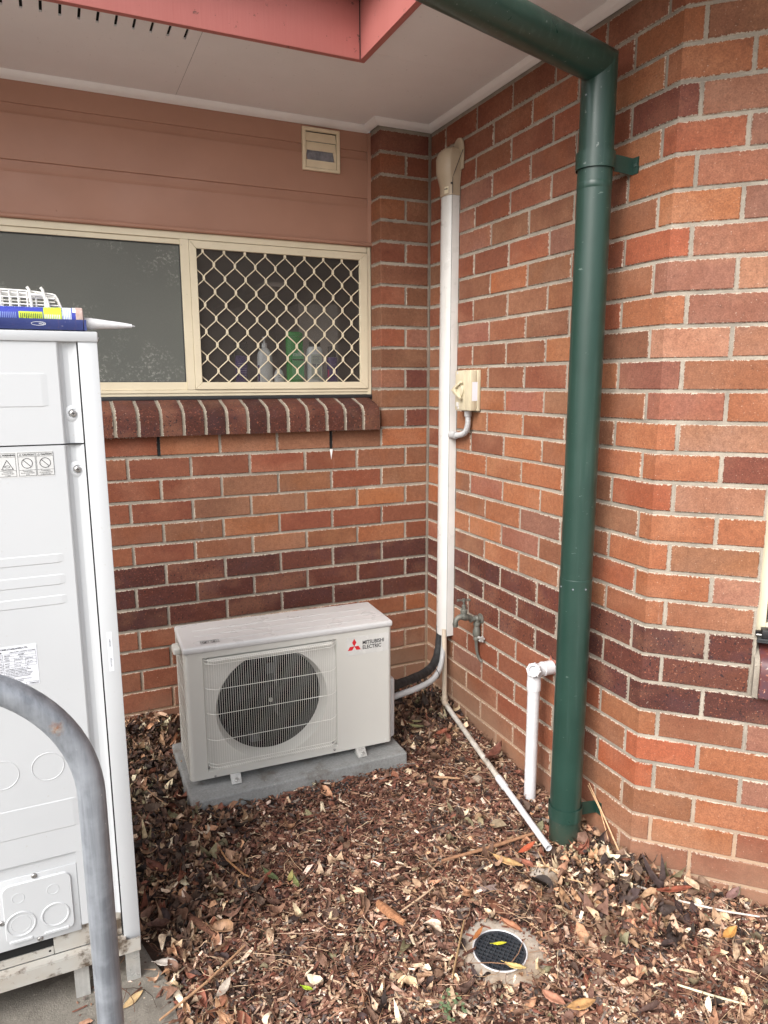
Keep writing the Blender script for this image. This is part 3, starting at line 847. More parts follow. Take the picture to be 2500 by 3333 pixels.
mb = MB(); mb.lathe((-.4650, .1106, 2.362), (0,-1,0), [(.062,0),(.060,.0010),(.056,.0008),(.050,.0018),(.044,.0014),(.036,.0024),(.028,.0020),(.001,.0026)], 36)
build(mb, 'flexible_duct', M_FOIL, t)
mb = MB(); mb.box(-.534, .1108, 2.304, -.395, .1116, 2.449); build(mb, 'backing', M_BLACK, t)
mb = MB(); mb.loft([[(-.5315,.1065,2.345),(-.5255,.1065,2.375),(-.5325,.1065,2.376)], [(-.5315,.109,2.345),(-.5255,.109,2.375),(-.5325,.109,2.376)]], True, True, False); build(mb, 'inner_collar', M_CREAM2, t)
mb = MB(); mb.extrude([(-.405,.104,2.338),(-.398,.104,2.338),(-.398,.104,2.374),(-.412,.104,2.374)], (0,.002,0)); build(mb, 'inner_collar', M_CREAM2, t)

# ---- green downpipe
def poly_arc(c, r, a0, a1, n, f): return [f(c, r, a0+(a1-a0)*i/n) for i in range(n+1)]
dp = thing('downpipe', 'dark green round rainwater downpipe beside the splayed brick corner', 'downpipe', (-.115, -1.200, -.11))
ax = Vector((-.115, -1.200, 0)); zc = 2.285
d = Vector((-.957, -.286, 0)).normalized()
def mitre(zc, r, n=40):
    """square-cut elbow: vertical and horizontal leg share one slanted ellipse"""
    mb = MB(); c = Vector((ax.x, ax.y, zc)); side = Vector((-d.y, d.x, 0))
    rv = []; rh = []; rm = []
    for j in range(n):
        a = 2*math.pi*j/n; u, v_ = math.cos(a)*r, math.sin(a)*r      # u along d (vertical leg) / up (horizontal leg)
        rv.append(c+d*u+side*v_+Vector((0,0,1.975-zc)))
        rm.append(c+d*u+side*v_+Vector((0,0,-u)))
        rh.append(c+d*.86+side*v_+Vector((0,0,-u)))
    mb.loft([rv, rm], True, False); 
    mb2 = MB(); mb2.loft([rm, rh], True, False)
    return mb, mb2
a, b = mitre(zc, .0485)
build(a, 'upper_pipe', M_GREEN, dp)
build(b, 'cross_pipe', M_GREEN, dp)
mb = MB(); mb.lathe((ax.x, ax.y, .818), (0,0,1), [(.0490,-.01),(.0482,1.24)], 48, False); build(mb, 'middle_pipe', M_GREENB, dp)
mb = MB(); mb.lathe((ax.x, ax.y, -.16), (0,0,1), [(.0503,0),(.0500,.9780),(.0500,.9805),(.0494,.9822),(.0485,.9822)], 48, False); build(mb, 'lower_pipe', M_GREENB, dp)
mb = MB()
mb.lathe((ax.x, ax.y, 1.958), (0,0,1), [(.0480,0),(.0492,.002),(.0492,.018),(.048,.020)], 40, False)
build(mb, 'joint_collar', M_GREEN, dp)
vd = Vector((-.85, -.52, 0))
mb = MB()
for a_ in (-60, -8, 38):
    ca, sa = math.cos(rad(a_)), math.sin(rad(a_)); q = Vector((-.645*ca+.764*sa, -.764*ca-.645*sa, 0))
    mb = MB(); mb.lathe((ax.x+q.x*.0503, ax.y+q.y*.0503, .795), q, [(.0030,0),(.0024,.0012)], 8); build(mb, 'rivet', M_GALV, dp)
mb = MB(); mb.lathe((ax.x-.0480, ax.y-.006, 2.20), (-1,0,0), [(.003,-.002),(.0025,.001)], 8); build(mb, 'rivet', M_GALV, dp)
def bracket(z, wy, zt=0.):
    mb = MB(); n = 40; r0 = .0500; h = .0225
    angs = [rad(20+i*(320/n)) for i in range(n+1)]
    # band starts/ends facing the wall (+x side)
    def ring(a, r, zz): return (ax.x+math.cos(a)*r, ax.y+math.sin(a)*r, zz)
    R = .0550 if z < 1 else .0545
    rings = [[ring(a, R-.0018, z-h), ring(a, R, z-h), ring(a, R, z+h), ring(a, R-.0018, z+h)] for a in angs]
    mb.loft(rings, True, True, True)
    # strap from the near end of the band to the wall foot
    e = Vector(ring(angs[-1], R, 0)); e.z = 0
    foot = Vector((0, wy, 0)); 
    P = [e, e+(foot-e)*.5, foot+Vector((-.003, 0, 0))]
    mb.loft([[(p.x, p.y-.001, z+zt*k-h), (p.x, p.y+.001, z+zt*k-h), (p.x, p.y+.001, z+zt*k+h), (p.x, p.y-.001, z+zt*k+h)] for k, p in zip((0,.5,1), P)], True, True, False)
    mb.box(-.0025, wy-.024, z+zt-h, -.0005, wy+.001, z+zt+h)
    o = build(mb, 'bracket', M_GREEN, dp)
    mb = MB(); mb.lathe((-.0025, wy-.013, z+zt), (-1,0,0), [(.006,0),(.0055,.002),(.003,.0035)], 12); build(mb, 'bolt', M_GREEN, o)
bracket(2.034, -1.225, -.006); bracket(.022, -1.222, -.006)

# ---- refrigerant pipe duct on the side wall
pd = thing('pipe_duct', 'tall white plastic pipe duct with beige cap in the inner brick corner', 'duct', (0, -.205, .3))
prof = [(-.0005,-.2495),(-.034,-.2500),(-.0352,-.2495),(-.0455,-.2400),(-.0515,-.2260),(-.0535,-.2080),(-.0520,-.1920),(-.0450,-.1740),(-.0300,-.1610),(-.0005,-.1580)]
mb = MB(); mb.loft([[(x, y, z) for x, y in prof] for z in (.297, 2.20)], True, True, True); build(mb, 'cover', M_DUCT, pd)
mb = MB(); mb.box(-.0357, -.25060, .2965, -.0349, -.2496, 2.19); build(mb, 'cover_seam', M_SEAL, pd)
mb = MB(); mb.loft([[(x*.97, -.204+(y+.204)*.96, z) for x, y in prof] for z in (.2966, .2972)], True, True, True); build(mb, 'duct_opening', M_BLACK, pd)
mb = MB()
def capring(z, k, sh=0.0, ex=0.0):
    return [((x*k-ex if x < -.001 else x-.0005), -.2045+(y+.2045)*(1+(k-1)*.75)+sh, z) for x, y in prof]
mb.loft([capring(2.168, 1.08), capring(2.205, 1.09), capring(2.235, 1.22, 0, .002), capring(2.262, 1.36, 0, .003), capring(2.315, 1.38, 0, .003), capring(2.338, 1.24, 0, 0), capring(2.348, .95), capring(2.3505, .6)], True, True, True)
build(mb, 'cap', M_CAP, pd)
mb = MB(); pl = [(y, z) for y, z in ((-.283,2.262),(-.284,2.345),(-.277,2.366),(-.262,2.381),(-.240,2.386),(-.218,2.379),(-.205,2.36),(-.200,2.33),(-.200,2.262))]
mb.extrude([(-.0008, y, z) for y, z in pl], (-.006, 0, 0)); build(mb, 'wall_flange', M_CAP, pd, bevel=.0015)
mb = MB(); mb.box(-.0385, -.2573, 2.172, -.0370, -.2555, 2.235); mb.extrude([(-.0375,-.2568,2.234),(-.0360,-.2568,2.234),(-.010,-.290,2.330),(-.012,-.290,2.330)], (0,.003,0)); build(mb, 'cap_seam', M_SEAL, pd)
mb = MB(); mb.extrude([(-.0505,-.247,2.1735),(-.0581,-.2270,2.1735),(-.0581,-.2270,2.199),(-.0505,-.247,2.199)], (-.0006,-.0006,0)); 
lb = build(mb, 'brand_sticker', M_CREAM, pd)
dx = Vector((.0076, -.0200, 0)).normalized()
text('nofac', .0085, M_INK, 'lettering', pd, Vector((-.0590,-.2268,2.188))+dx*-.0003, dx, (0,0,1), .0002, bold=.0004)
text('NF77', .0055, M_INK, 'lettering', pd, Vector((-.0585,-.2270,2.178))+dx*.003, dx, (0,0,1), .0002, bold=.0003)
mb = MB(); mb.box(-.0445, -.2580, 2.207, -.0385, -.2520, 2.213); build(mb, 'cap_catch', M_SEAL, pd)

# ---- pipes leaving the duct towards the outdoor unit
def bez(P, n=14):
    P = [Vector(p) for p in P]; out = []
    for i in range(n+1):
        u = i/n; Q = P[:]
        while len(Q) > 1: Q = [Q[k]*(1-u)+Q[k+1]*u for k in range(len(Q)-1)]
        out.append(Q[0])
    return out
hose_path = bez([(-.030,-.182,.33), (-.030,-.184,.19), (-.085,-.25,.125), (-.20,-.36,.195), (-.425,-.485,.222)], 26)
t = thing('insulated_pipe', 'black foam covered pipe curving from the white duct to the outdoor unit', 'pipe', (-.030, -.182, .30))
mb = MB(); mb.tube(hose_path, [.0185+.0010*math.sin(i*1.9) for i in range(len(hose_path))], 20); build(mb, 'foam_sleeve', M_HOSE, t)
mb = MB(); mb.tube([p+(p-hose_path[15]).normalized()*0 for p in hose_path[15:17]], .0197, 20); build(mb, 'tape_wrap', M_SEAL, t)
def corrugated(path, r, pitch=.0045, depth=.0011):
    # resample evenly
    P = [Vector(p) for p in path]; L_ = [0]
    for a, b in zip(P, P[1:]): L_.append(L_[-1]+(b-a).length)
    n = int(L_[-1]/pitch*4); out = []; rs = []; k = 0
    for i in range(n+1):
        s = L_[-1]*i/n
        while k < len(P)-2 and L_[k+1] < s: k += 1
        u = (s-L_[k])/max(1e-9, L_[k+1]-L_[k]); out.append(P[k].lerp(P[k+1], u)); rs.append(r-(depth if i % 4 in (1, 2) else 0))
    return out, rs
t = thing('corrugated_conduit', 'grey corrugated conduit hugging the black foam pipe below the duct', 'conduit', (-.032, -.222, .30))
cp = bez([(-.034,-.226,.33), (-.036,-.230,.165), (-.085,-.290,.10), (-.19,-.385,.155), (-.425,-.505,.188)], 40)
pp, rs = corrugated(cp, .0125); mb = MB(); mb.tube(pp, rs, 18); build(mb, 'conduit_tube', M_FLEX, t)
t2 = thing('cable_tie', 'black cable tie binding the grey conduit to the black foam pipe', 'cable tie', (-.14, -.31, .2))
mb = MB(); i = 20; c = cp[i]; tg = (cp[i+1]-cp[i-1]).normalized(); hp = min(hose_path, key=lambda q: (q-c).length)
up = (hp-c).normalized(); sd_ = tg.cross(up).normalized(); ring = []
for j in range(29):
    a = 2*math.pi*j/28; m = (c+hp)/2; ring.append(m+up*math.cos(a)*((hp-c).length/2+.0165)+sd_*math.sin(a)*.0205)
mb.tube(ring, .0016, 6, False); build(mb, 'tie_loop', M_BLACK, t2)

# ---- isolator switch
t = thing('isolator_switch', 'cream electrical isolator box with rotary handle on the brick side wall', 'switch', (0, -.375, 1.31))
mb = MB(); mb.box(-.0165, -.4400, 1.3080, -.0006, -.3160, 1.4720); build(mb, 'base', M_ISO, t, bevel=.003)
mb = MB(); mb.box(-.0480, -.4385, 1.3100, -.0170, -.3170, 1.4700); build(mb, 'cover', M_ISO, t, bevel=.004)
mb = MB(); mb.box(-.0500, -.4330, 1.3120, -.0478, -.4040, 1.4680); mb.box(-.0500,-.3950,1.3110,-.0478,-.3935,1.4690); build(mb, 'cover_rib', M_ISO, t, bevel=.0008)
hz_, hy = 1.391, -.359
mb = MB(); mb.lathe((-.0475, hy, hz_), (-1,0,0), [(.030,0),(.030,.006),(.027,.009)], 30); build(mb, 'dial', M_ISO, t)
mb = MB()
for sgn in (1, -1):
    mb.loft([[(-.056, hy+.030, hz_-sgn*.002), (-.056, hy+.034, hz_+sgn*.010), (-.066, hy+.034, hz_+sgn*.010), (-.068, hy+.030, hz_-sgn*.002)],
             [(-.056, hy-.030, hz_+sgn*.030), (-.056, hy-.024, hz_+sgn*.039), (-.064, hy-.024, hz_+sgn*.039), (-.066, hy-.030, hz_+sgn*.030)]], True, True, False)
mb.loft([[(-.056,hy+.036,hz_-.005),(-.056,hy+.036,hz_+.005),(-.070,hy+.036,hz_+.003),(-.070,hy+.036,hz_-.003)],[(-.056,hy+.012,hz_-.012),(-.056,hy+.012,hz_+.012),(-.068,hy+.012,hz_+.010),(-.068,hy+.012,hz_-.010)]], True, True, False)
build(mb, 'handle', M_ISO, t, bevel=.0012)
mb = MB(); mb.box(-.040, -.4392, 1.349, -.0045, -.4383, 1.424); build(mb, 'paper_sticker', M_LABEL, t)
mb = MB(); mb.box(-.0505, -.350, 1.325, -.0482, -.330, 1.342); build(mb, 'rating_label', M_STICK, t)
mb = MB()
for z in (1.3185, 1.4600):
    mb = MB(); mb.lathe((-.0478, -.336 if z > 1.4 else -.345, z), (-1,0,0), [(.0050,0),(.0045,.0016),(.002,.002)], 12); build(mb, 'screw_cap', M_PVC, t)
t = thing('flexible_conduit', 'short grey ribbed elbow joining the isolator box to the white duct', 'conduit', (-.022, -.372, 1.30))
ep = bez([(-.022,-.381,1.290), (-.022,-.386,1.235), (-.022,-.372,1.208), (-.024,-.330,1.206), (-.026,-.292,1.203)], 30)
pp, rs = corrugated(ep, .0122, .0055, .0013); mb = MB(); mb.tube(pp, rs, 18); build(mb, 'ribbed_elbow', M_FLEX, t)
mb = MB(); mb.lathe((-.022,-.3805,1.310), (0,0,-1), [(.0150,0),(.0150,.024),(.0135,.026)], 24); build(mb, 'gland', M_FLEX, t)
mb = MB(); mb.lathe((-.026,-.296,1.2030), (0,1,0), [(.0150,0),(.0155,.002),(.0155,.022),(.0165,.024),(.0165,.044)], 24); build(mb, 'gland', M_FLEX, t)

# ---- garden tap with stop valve
t = thing('garden_tap', 'old tarnished brass garden tap with a stop valve under it on the brick side wall', 'tap', (0, -.478, .448))
Y = -.478
mb = MB(); mb.lathe((-.0005, Y, .448), (-1,0,0), [(.021,0),(.021,.003),(.0125,.005),(.0115,.018)], 24)
mb.lathe((-.018, Y, .450), (-1,0,0), [(.0135,0),(.0145,.006),(.0115,.010),(.0115,.028),(.0135,.030),(.0135,.036)], 8); build(mb, 'wall_tee', M_BRASS, t)
mb = MB(); mb.tube(bez([(-.050,Y,.457),(-.072,Y,.462),(-.085,Y,.470),(-.105,Y,.474),(-.122,Y,.466),(-.1235,Y,.446)], 14), [.0115,.0125,.0135,.0150,.0160,.0160,.0150,.0135,.0120,.0110,.0105,.0102,.0100,.0098,.0098], 20)
mb.lathe((-.1235, Y, .446), (0,0,-1), [(.0115,0),(.0120,.004),(.0120,.010),(.0105,.012),(.0105,.017)], 20); build(mb, 'spout', M_BRASS, t)
mb = MB(); mb.lathe((-.084, Y, .470), (0,0,1), [(.0145,0),(.0130,.014),(.0150,.016),(.0150,.026),(.0095,.030),(.0090,.046),(.0040,.048),(.0038,.068)], 6 if False else 16); build(mb, 'bonnet', M_BRASS, t)
mb = MB(); mb.tube([(-.112,Y,.5405),(-.060,Y,.5360)], .0036, 10)
for x, z in ((-.112,.5405),(-.060,.5360)): mb.lathe((x, Y, z), (1,0,0), [(.0055,-.004),(.0055,.004)], 10)
mb.lathe((-.0855,Y,.531), (0,0,1), [(.007,0),(.007,.013)], 10); build(mb, 'tee_handle', M_BRASS, t)
mb = MB(); mb.lathe((-.021, Y-.001, .452), (0,0,-1), [(.0105,0),(.0105,.018),(.0145,.021),(.0145,.030),(.0110,.034),(.0130,.045),(.0165,.055),(.0165,.072),(.0120,.080),(.0135,.086),(.0135,.094),(.0085,.097)], 14)
build(mb, 'stop_valve', M_BRASS, t)
mb = MB(); mb.tube(bez([(-.021,Y,.360),(-.020,Y,.32),(-.018,Y,.295),(-.010,Y-.004,.270),(-.001,Y-.014,.262)], 12), [.0085,.0075,.0070,.0068,.0066,.0062,.0060,.0058,.0058,.0060,.0064,.0066,.0066], 12)
build(mb, 'tail_pipe', M_BRASS, t)
mb = MB(); c0 = Vector((-.019, Y-.014, .372)); mb.lathe(c0, (.1,-1,0), [(.006,0),(.0055,.020),(.009,.022),(.009,.027)], 10)
for a_ in range(5):
    a2 = a_*2*math.pi/5; mb.lathe(c0+Vector((math.cos(a2)*.010, -.0245, math.sin(a2)*.010)), (0,-1,0), [(.0048,-.003),(.0052,.001),(.0040,.004)], 8)
build(mb, 'valve_handle', M_ZINC, t)

# ---- white waste pipe rising from the mulch
t = thing('waste_pipe', 'upright white plastic waste pipe turning into the wall left of the downpipe', 'pipe', (-.080, -.96, -.10))
Y = -.96
mb = MB(); mb.lathe((-.0800, Y, -.16), (0,0,1), [(.0215,0),(.0215,.52)], 32); build(mb, 'riser', M_PVC, t)
mb = MB(); mb.lathe((-.0800, Y, .3405), (0,0,1), [(.0220,0),(.0248,.0015),(.0248,.034),(.0240,.036),(.0235,.056)], 32, False); build(mb, 'socket', M_PVC, t)
mb = MB(); mb.tube(bez([(-.080,Y,.378),(-.080,Y,.400),(-.074,Y,.412),(-.060,Y,.414),(-.040,Y,.4135)], 12), .0232, 28)
build(mb, 'elbow', M_PVC, t)
mb = MB(); mb.lathe((-.047, Y, .4135), (1,0,0), [(.0235,0),(.0262,.002),(.0262,.006),(.0250,.007),(.0250,.0425)], 32); build(mb, 'wall_socket', M_PVC, t)
ca = Vector((-.66, -.50, .30)).normalized()
c0 = Vector((-.072, Y, .414))
mb = MB(); mb.lathe(c0, ca, [(.0200,0),(.0205,.020)], 24, False); build(mb, 'inspection_branch', M_PVC, t)
mb = MB(); mb.lathe(c0+ca*.020, ca, [(.0235,0),(.0250,.001),(.0250,.016),(.0238,.020),(.0225,.0215),(.0165,.0215),(.0150,.019),(.0145,.008),(.0001,.007)], 8*3, False)
for j in range(8):
    a_ = j*math.pi/4; u = Vector((0,0,1)); aa = (u-ca*u.dot(ca)).normalized(); bb_ = ca.cross(aa); q = aa*math.cos(a_)+bb_*math.sin(a_)
    mb.lathe(c0+ca*.021+q*.0250, ca, [(.0022,0),(.0022,.016)], 6)
build(mb, 'screw_cap', M_PVC, t)
mb = MB()
for j in range(20):
    a_ = j*2*math.pi/20; a2 = a_+2*math.pi/20; r1 = .030+.010*math.sin(j*2.1)+.005*math.sin(j*5.3); r2 = .030+.010*math.sin((j+1)%20*2.1)+.005*math.sin((j+1)%20*5.3)
    mb.add([(-.0014, Y, .414), (-.0014, Y+math.cos(a_)*r1, .414+math.sin(a_)*r1), (-.0014, Y+math.cos(a2)*r2, .414+math.sin(a2)*r2)], [(0,1,2)])
brk = paint("broken_brick_rubble", (.42,.15,.10), (.33,.12,.09), rough=.95, nscale=40, bump=1., bd=.004)
build(mb, 'broken_hole_edge', brk, house)

# ---- thin condensate drain
t = thing('drain_tube', 'thin stained white drain tube from the duct down and along the mulch to the downpipe', 'pipe', (-.04, -.248, -.02))
mb = MB(); mb.tube([(-.040,-.238,.33),(-.0405,-.246,.12),(-.041,-.250,.005)], .0112, 18); build(mb, 'vertical_tube', M_PVCOLD, t)
dend = Vector((-.226, -1.262, -.048)); dst = Vector((-.0440, -.2640, -.020)); dd = (dend-dst).normalized()
mb = MB(); mb.tube([(-.041,-.250,.012),(-.041,-.251,-.012),dst+dd*.004,dst+dd*.024], .0138, 18); build(mb, 'elbow', M_PVCOLD, t)
cpos = dst.lerp(dend, .60)
mb = MB(); mb.tube([dst+dd*.02, cpos], .0109, 18); 
og = paint("weathered_white_tube", (.60,.57,.52), (.30,.26,.21), rough=.5, nscale=16, streak=(.2,.17,.12,.5)); build(mb, 'first_length', og, t)
mb = MB(); mb.tube([cpos, cpos+dd*.060], .0137, 20); build(mb, 'coupling', M_PVC, t)
mb = MB(); mb.lathe(cpos+dd*.05, dd, [(.0110,0),(.0110,(dend-cpos).length-.05),(.0092,(dend-cpos).length-.05),(.0090,(dend-cpos).length-.12)], 22, False); build(mb, 'second_length', M_PVC, t)
mb = MB(); mb.lathe(dend-dd*.06, dd, [(.0088,0),(.0001,.001)], 16, False); build(mb, 'tube_bore', M_DARK, t)

# ---- round floor drain
GX, GY, GZ = -.5755, -1.510, -.0905
t = thing('floor_drain', 'round black drain grate in a stained concrete collar amid the mulch', 'drain', (GX, GY, GZ))
mb = MB()
n = 64; rings = []
for r, z in ((.0735,-.004),(.0745,.001),(.085,.002),(.105,.000),(.122,-.006),(.134,-.022),(.138,-.06)):
    rings.append([(GX+math.cos(2*math.pi*j/n)*(r+(.006*math.sin(j*.55)+.004*math.sin(j*1.3+2) if r > .09 else 0)), GY+math.sin(2*math.pi*j/n)*(r+(.006*math.sin(j*.55)+.004*math.sin(j*1.3+2) if r > .09 else 0)), GZ+z+(.0015*math.sin(j*1.7+r*90) if r > .08 else 0)) for j in range(n)])
mb.loft(rings, True, False, True); build(mb, 'concrete_collar', M_COLLAR, t)
mb = MB(); mb.lathe((GX,GY,GZ), (0,0,1), [(.0700,-.05),(.0700,.0015),(.0708,.0028),(.0735,.0028),(.0742,.0015),(.0742,-.004)], 64, False); build(mb, 'white_ring', M_PVC, t)
mb = MB(); mb.lathe((GX,GY,GZ), (0,0,1), [(.0700,-.008),(.0700,.0006),(.0640,.0006),(.0640,-.008)], 64, False)
ang = rad(38)
for s_ in range(-6, 7):
    for q in (0, 1):
        off_ = s_*.0127; hl = math.sqrt(max(0, .0650**2-off_**2))
        if hl < .012: continue
        a_ = ang+q*math.pi/2; dx_, dy_ = math.cos(a_), math.sin(a_); nx_, ny_ = -dy_, dx_
        cx, cy = GX+nx_*off_, GY+ny_*off_; hw = .00105; zt = .0003-q*.0002
        mb.prism([(cx-dx_*hl-nx_*hw, cy-dy_*hl-ny_*hw), (cx+dx_*hl-nx_*hw, cy+dy_*hl-ny_*hw), (cx+dx_*hl+nx_*hw, cy+dy_*hl+ny_*hw), (cx-dx_*hl+nx_*hw, cy-dy_*hl+ny_*hw)], GZ-.010, GZ+zt)
build(mb, 'grate', paint("grate_plastic", (.030,.034,.042), (.04,.045,.052), rough=.4, nscale=30), t)
mb = MB(); mb.lathe((GX,GY,GZ-.05), (0,0,1), [(.0699,0),(.0001,.0001)], 32, False); build(mb, 'sump', M_DARK, t)

# ---- bottles on the ledge inside
def bottle(name, label, x, y, prof, parts, mat, flat=.6, z0=1.4185):
    t = thing(name, label, 'bottle', (x, y, z0), 0, 'toiletry bottles on the inner ledge')
    def lat(pr, nm, m):
        mb = MB(); n = 24
        mb.loft([[(x+math.cos(2*math.pi*j/n)*r, y+math.sin(2*math.pi*j/n)*r*flat, z0+h) for j in range(n)] for r, h in pr], True, True, True); return build(mb, nm, m, t)
    lat(prof, 'bottle_body', mat)
    for nm, pr, m in parts: lat(pr, nm, m)
    return t
P_PUR = paint("purple_plastic", (.060,.035,.16), rough=.3); P_WH = paint("white_bottle", (.62,.64,.66), rough=.35); P_GR = paint("green_plastic", (.02,.28,.05), rough=.3)
P_GRL = paint("green_label", (.10,.36,.16), rough=.4); P_MAG = paint("magenta_label", (.45,.02,.12), rough=.4); P_LAB = paint("pale_label", (.42,.47,.42), rough=.5); P_TXT = paint("grey_print", (.20,.21,.23), rough=.5)
P_LIL = paint("lilac_print", (.22,.20,.34), rough=.5)
by = .22
t = bottle('shampoo_bottle', 'dark purple bottle with black cap, leftmost behind the diamond grille', -.807, by, [(.024,0),(.027,.004),(.027,.10),(.026,.118),(.029,.121)], [('cap', [(.029,.122),(.0305,.178),(.027,.180)], M_BLACK)], P_PUR)
mb = MB(); 
for k in range(6): mb.box(-.826, by-.0172, 1.455+k*.010, -.790+.004*(k % 2), by-.0160, 1.4575+k*.010)
build(mb, 'printed_label', P_LIL, t)
t = bottle('pump_bottle', 'tall white pump bottle between the purple bottle and the small white one', -.7025, by, [(.030,0),(.034,.006),(.034,.115),(.030,.136),(.018,.150),(.0120,.155)], [('pump_collar', [(.0120,.156),(.0120,.176)], P_WH), ('pump_stem', [(.0048,.176),(.0048,.200)], P_WH)], P_WH)
mb = MB(); mb.box(-.712, by-.016, 1.6155, -.692, by+.004, 1.6215); build(mb, 'pump_nozzle', P_WH, t, bevel=.001)
mb = MB(); mb.box(-.7365, by-.012, 1.43, -.728, by-.0085, 1.50); build(mb, 'printed_label', P_PUR, t)
t = bottle('small_bottle', 'small white rounded bottle left of the green shampoo', -.6395, by, [(.021,0),(.023,.004),(.022,.040),(.016,.056),(.009,.064),(.004,.066)], [], P_WH, .7)
mb = MB(); mb.box(-.647, by-.0170, 1.454, -.630, by-.0160, 1.457); mb.box(-.648, by-.0170, 1.446, -.634, by-.0160, 1.448); build(mb, 'printed_label', P_TXT, t)
t = bottle('shampoo_bottle', 'bright green shampoo bottle, the tallest behind the grille', -.5655, by, [(.036,0),(.039,.004),(.040,.10),(.040,.19),(.0395,.205)], [('cap', [(.0395,.206),(.041,.212),(.040,.222),(.030,.227)], P_GR)], P_GR)
mb = MB(); mb.box(-.585, by-.0255, 1.438, -.5305, by-.0243, 1.565); lbg = build(mb, 'printed_label', P_GRL, t)
mb = MB(); mb.box(-.584, by-.0262, 1.521, -.532, by-.0256, 1.5265); build(mb, 'label_stripe', M_INK, t)
text('milk', .026, P_WH, 'lettering', t, (-.581, by-.0258, 1.540), (1,0,0), (0,0,1), .0003)
t = bottle('shampoo_bottle', 'white bottle with black cap and grey back label, right of the green shampoo', -.4705, by, [(.034,0),(.038,.004),(.040,.09),(.041,.13),(.037,.152),(.027,.164)], [('cap', [(.026,.165),(.026,.184),(.023,.186)], M_BLACK)], P_WH)
mb = MB(); mb.box(-.496, by-.0256, 1.44, -.447, by-.0245, 1.548); build(mb, 'printed_label', P_LAB, t)
mb = MB()
for k in range(5): mb.box(-.490, by-.0262, 1.513+k*.006, -.455-.004*(k % 2), by-.0257, 1.5155+k*.006)
mb.box(-.492, by-.0262, 1.490, -.474, by-.0257, 1.508); mb.box(-.470, by-.0262, 1.492, -.452, by-.0257, 1.506)
for k in range(7): mb.box(-.482+k*.0042, by-.0262, 1.447, -.4800+k*.0042, by-.0257, 1.474)
build(mb, 'printed_text', P_TXT, t)
t = bottle('shampoo_bottle', 'dark purple and magenta bottle, rightmost behind the diamond grille', -.387, by, [(.022,0),(.025,.004),(.025,.098),(.024,.118)], [('cap', [(.020,.119),(.020,.166),(.018,.168)], M_BLACK)], P_PUR)
mb = MB(); mb.box(-.4118, by-.0100, 1.435, -.403, by-.0060, 1.482); build(mb, 'printed_label', P_MAG, t)

# ============================================================ SMALL OUTDOOR UNIT
PADZ = .035
pad = MB(); 
pl = [(-1.243,-.664),(-.436,-.666),(-.432,-.22),(-1.245,-.22)]
pad.prism(pl, -.09, PADZ)
tag(build(pad, 'concrete_pad', M_PAD, loc=(-.84,-.44,-.05), bevel=.008, seg=3), 'long grey concrete pad under the small outdoor unit', 'slab')
AC = thing('outdoor_unit', 'low white air conditioner outdoor unit with wire fan guard on the concrete pad', 'outdoor unit', (-1.2298, -.5788, PADZ), rad(-2.2))
Wd, Dp = .755, .250
zb, zt_ = .027, .495       # body bottom and top above the pad
def q(x, z): return (x, z-PADZ)
rx0, rx1, rz0, rz1 = .0590, .5375, .0870-PADZ, .5060-PADZ
rec = .010
mb = MB()
# shell as an open box: sides, back, bottom, top
R = .014
plan = []
def arc(cx, cy, r, a0, a1, n=5): return [(cx+math.cos(rad(a0+(a1-a0)*i/n))*r, cy+math.sin(rad(a0+(a1-a0)*i/n))*r) for i in range(n+1)]
sh = arc(R, R, R, 270, 180)+[(0, Dp), (Wd, Dp)]+arc(Wd-R, R, R, 0, -90)
mb.loft([[(x, y, z) for x, y in sh] for z in (zb, zt_)], False, False, True)
# front plate around the recess
fr = [(R,zb),(Wd-R,zb),(Wd-R,zt_),(R,zt_)]
mb.add([(R,0,zb),(rx0,0,zb),(rx0,0,zt_),(R,0,zt_)], [(0,1,2,3)]); mb.add([(rx1,0,zb),(Wd-R,0,zb),(Wd-R,0,zt_),(rx1,0,zt_)], [(0,1,2,3)])
mb.add([(rx0,0,zb),(rx1,0,zb),(rx1,0,rz0),(rx0,0,rz0)], [(0,1,2,3)]); mb.add([(rx0,0,rz1),(rx1,0,rz1),(rx1,0,zt_),(rx0,0,zt_)], [(0,1,2,3)])
# recess walls
for a, b in (((rx0,rz0),(rx1,rz0)),((rx1,rz0),(rx1,rz1)),((rx1,rz1),(rx0,rz1)),((rx0,rz1),(rx0,rz0))):
    m_ = .004; cx, cz = (rx0+rx1)/2, (rz0+rz1)/2
    f = lambda p: (p[0]+(m_ if p[0] < cx else -m_), p[1]+(m_ if p[1] < cz else -m_))
    A_, B_ = f(a), f(b); mb.add([(a[0],0,a[1]),(b[0],0,b[1]),(B_[0],rec,B_[1]),(A_[0],rec,A_[1])], [(0,1,2,3)])
# recessed plate with a round mouth
cx, cz, ro, ri = .2990, .2940-PADZ, .2030, .1890
n = 96; outer = []; inner = []; deep = []; deep2 = []
bx0, bx1, bz0, bz1 = rx0+.004, rx1-.004, rz0+.004, rz1-.004
for j in range(n):
    a = 2*math.pi*j/n; c_, s_ = math.cos(a), math.sin(a)
    tt = min([v_ for v_ in (((bx1-cx)/c_ if c_ > 1e-6 else 9), ((bx0-cx)/c_ if c_ < -1e-6 else 9), ((bz1-cz)/s_ if s_ > 1e-6 else 9), ((bz0-cz)/s_ if s_ < -1e-6 else 9)) if v_ > 0])
    outer.append((cx+c_*tt, rec, cz+s_*tt)); ro_ = min(ro, tt-.0005)
    inner.append((cx+c_*ro_, rec, cz+s_*ro_)); deep.append((cx+c_*min(ri+.006, ro_), rec+.016, cz+s_*min(ri+.006, ro_))); deep2.append((cx+c_*ri, rec+.050, cz+s_*ri))
mb.loft([outer, inner], True, False, False); mb.loft([inner, deep, deep2], True, False, True)
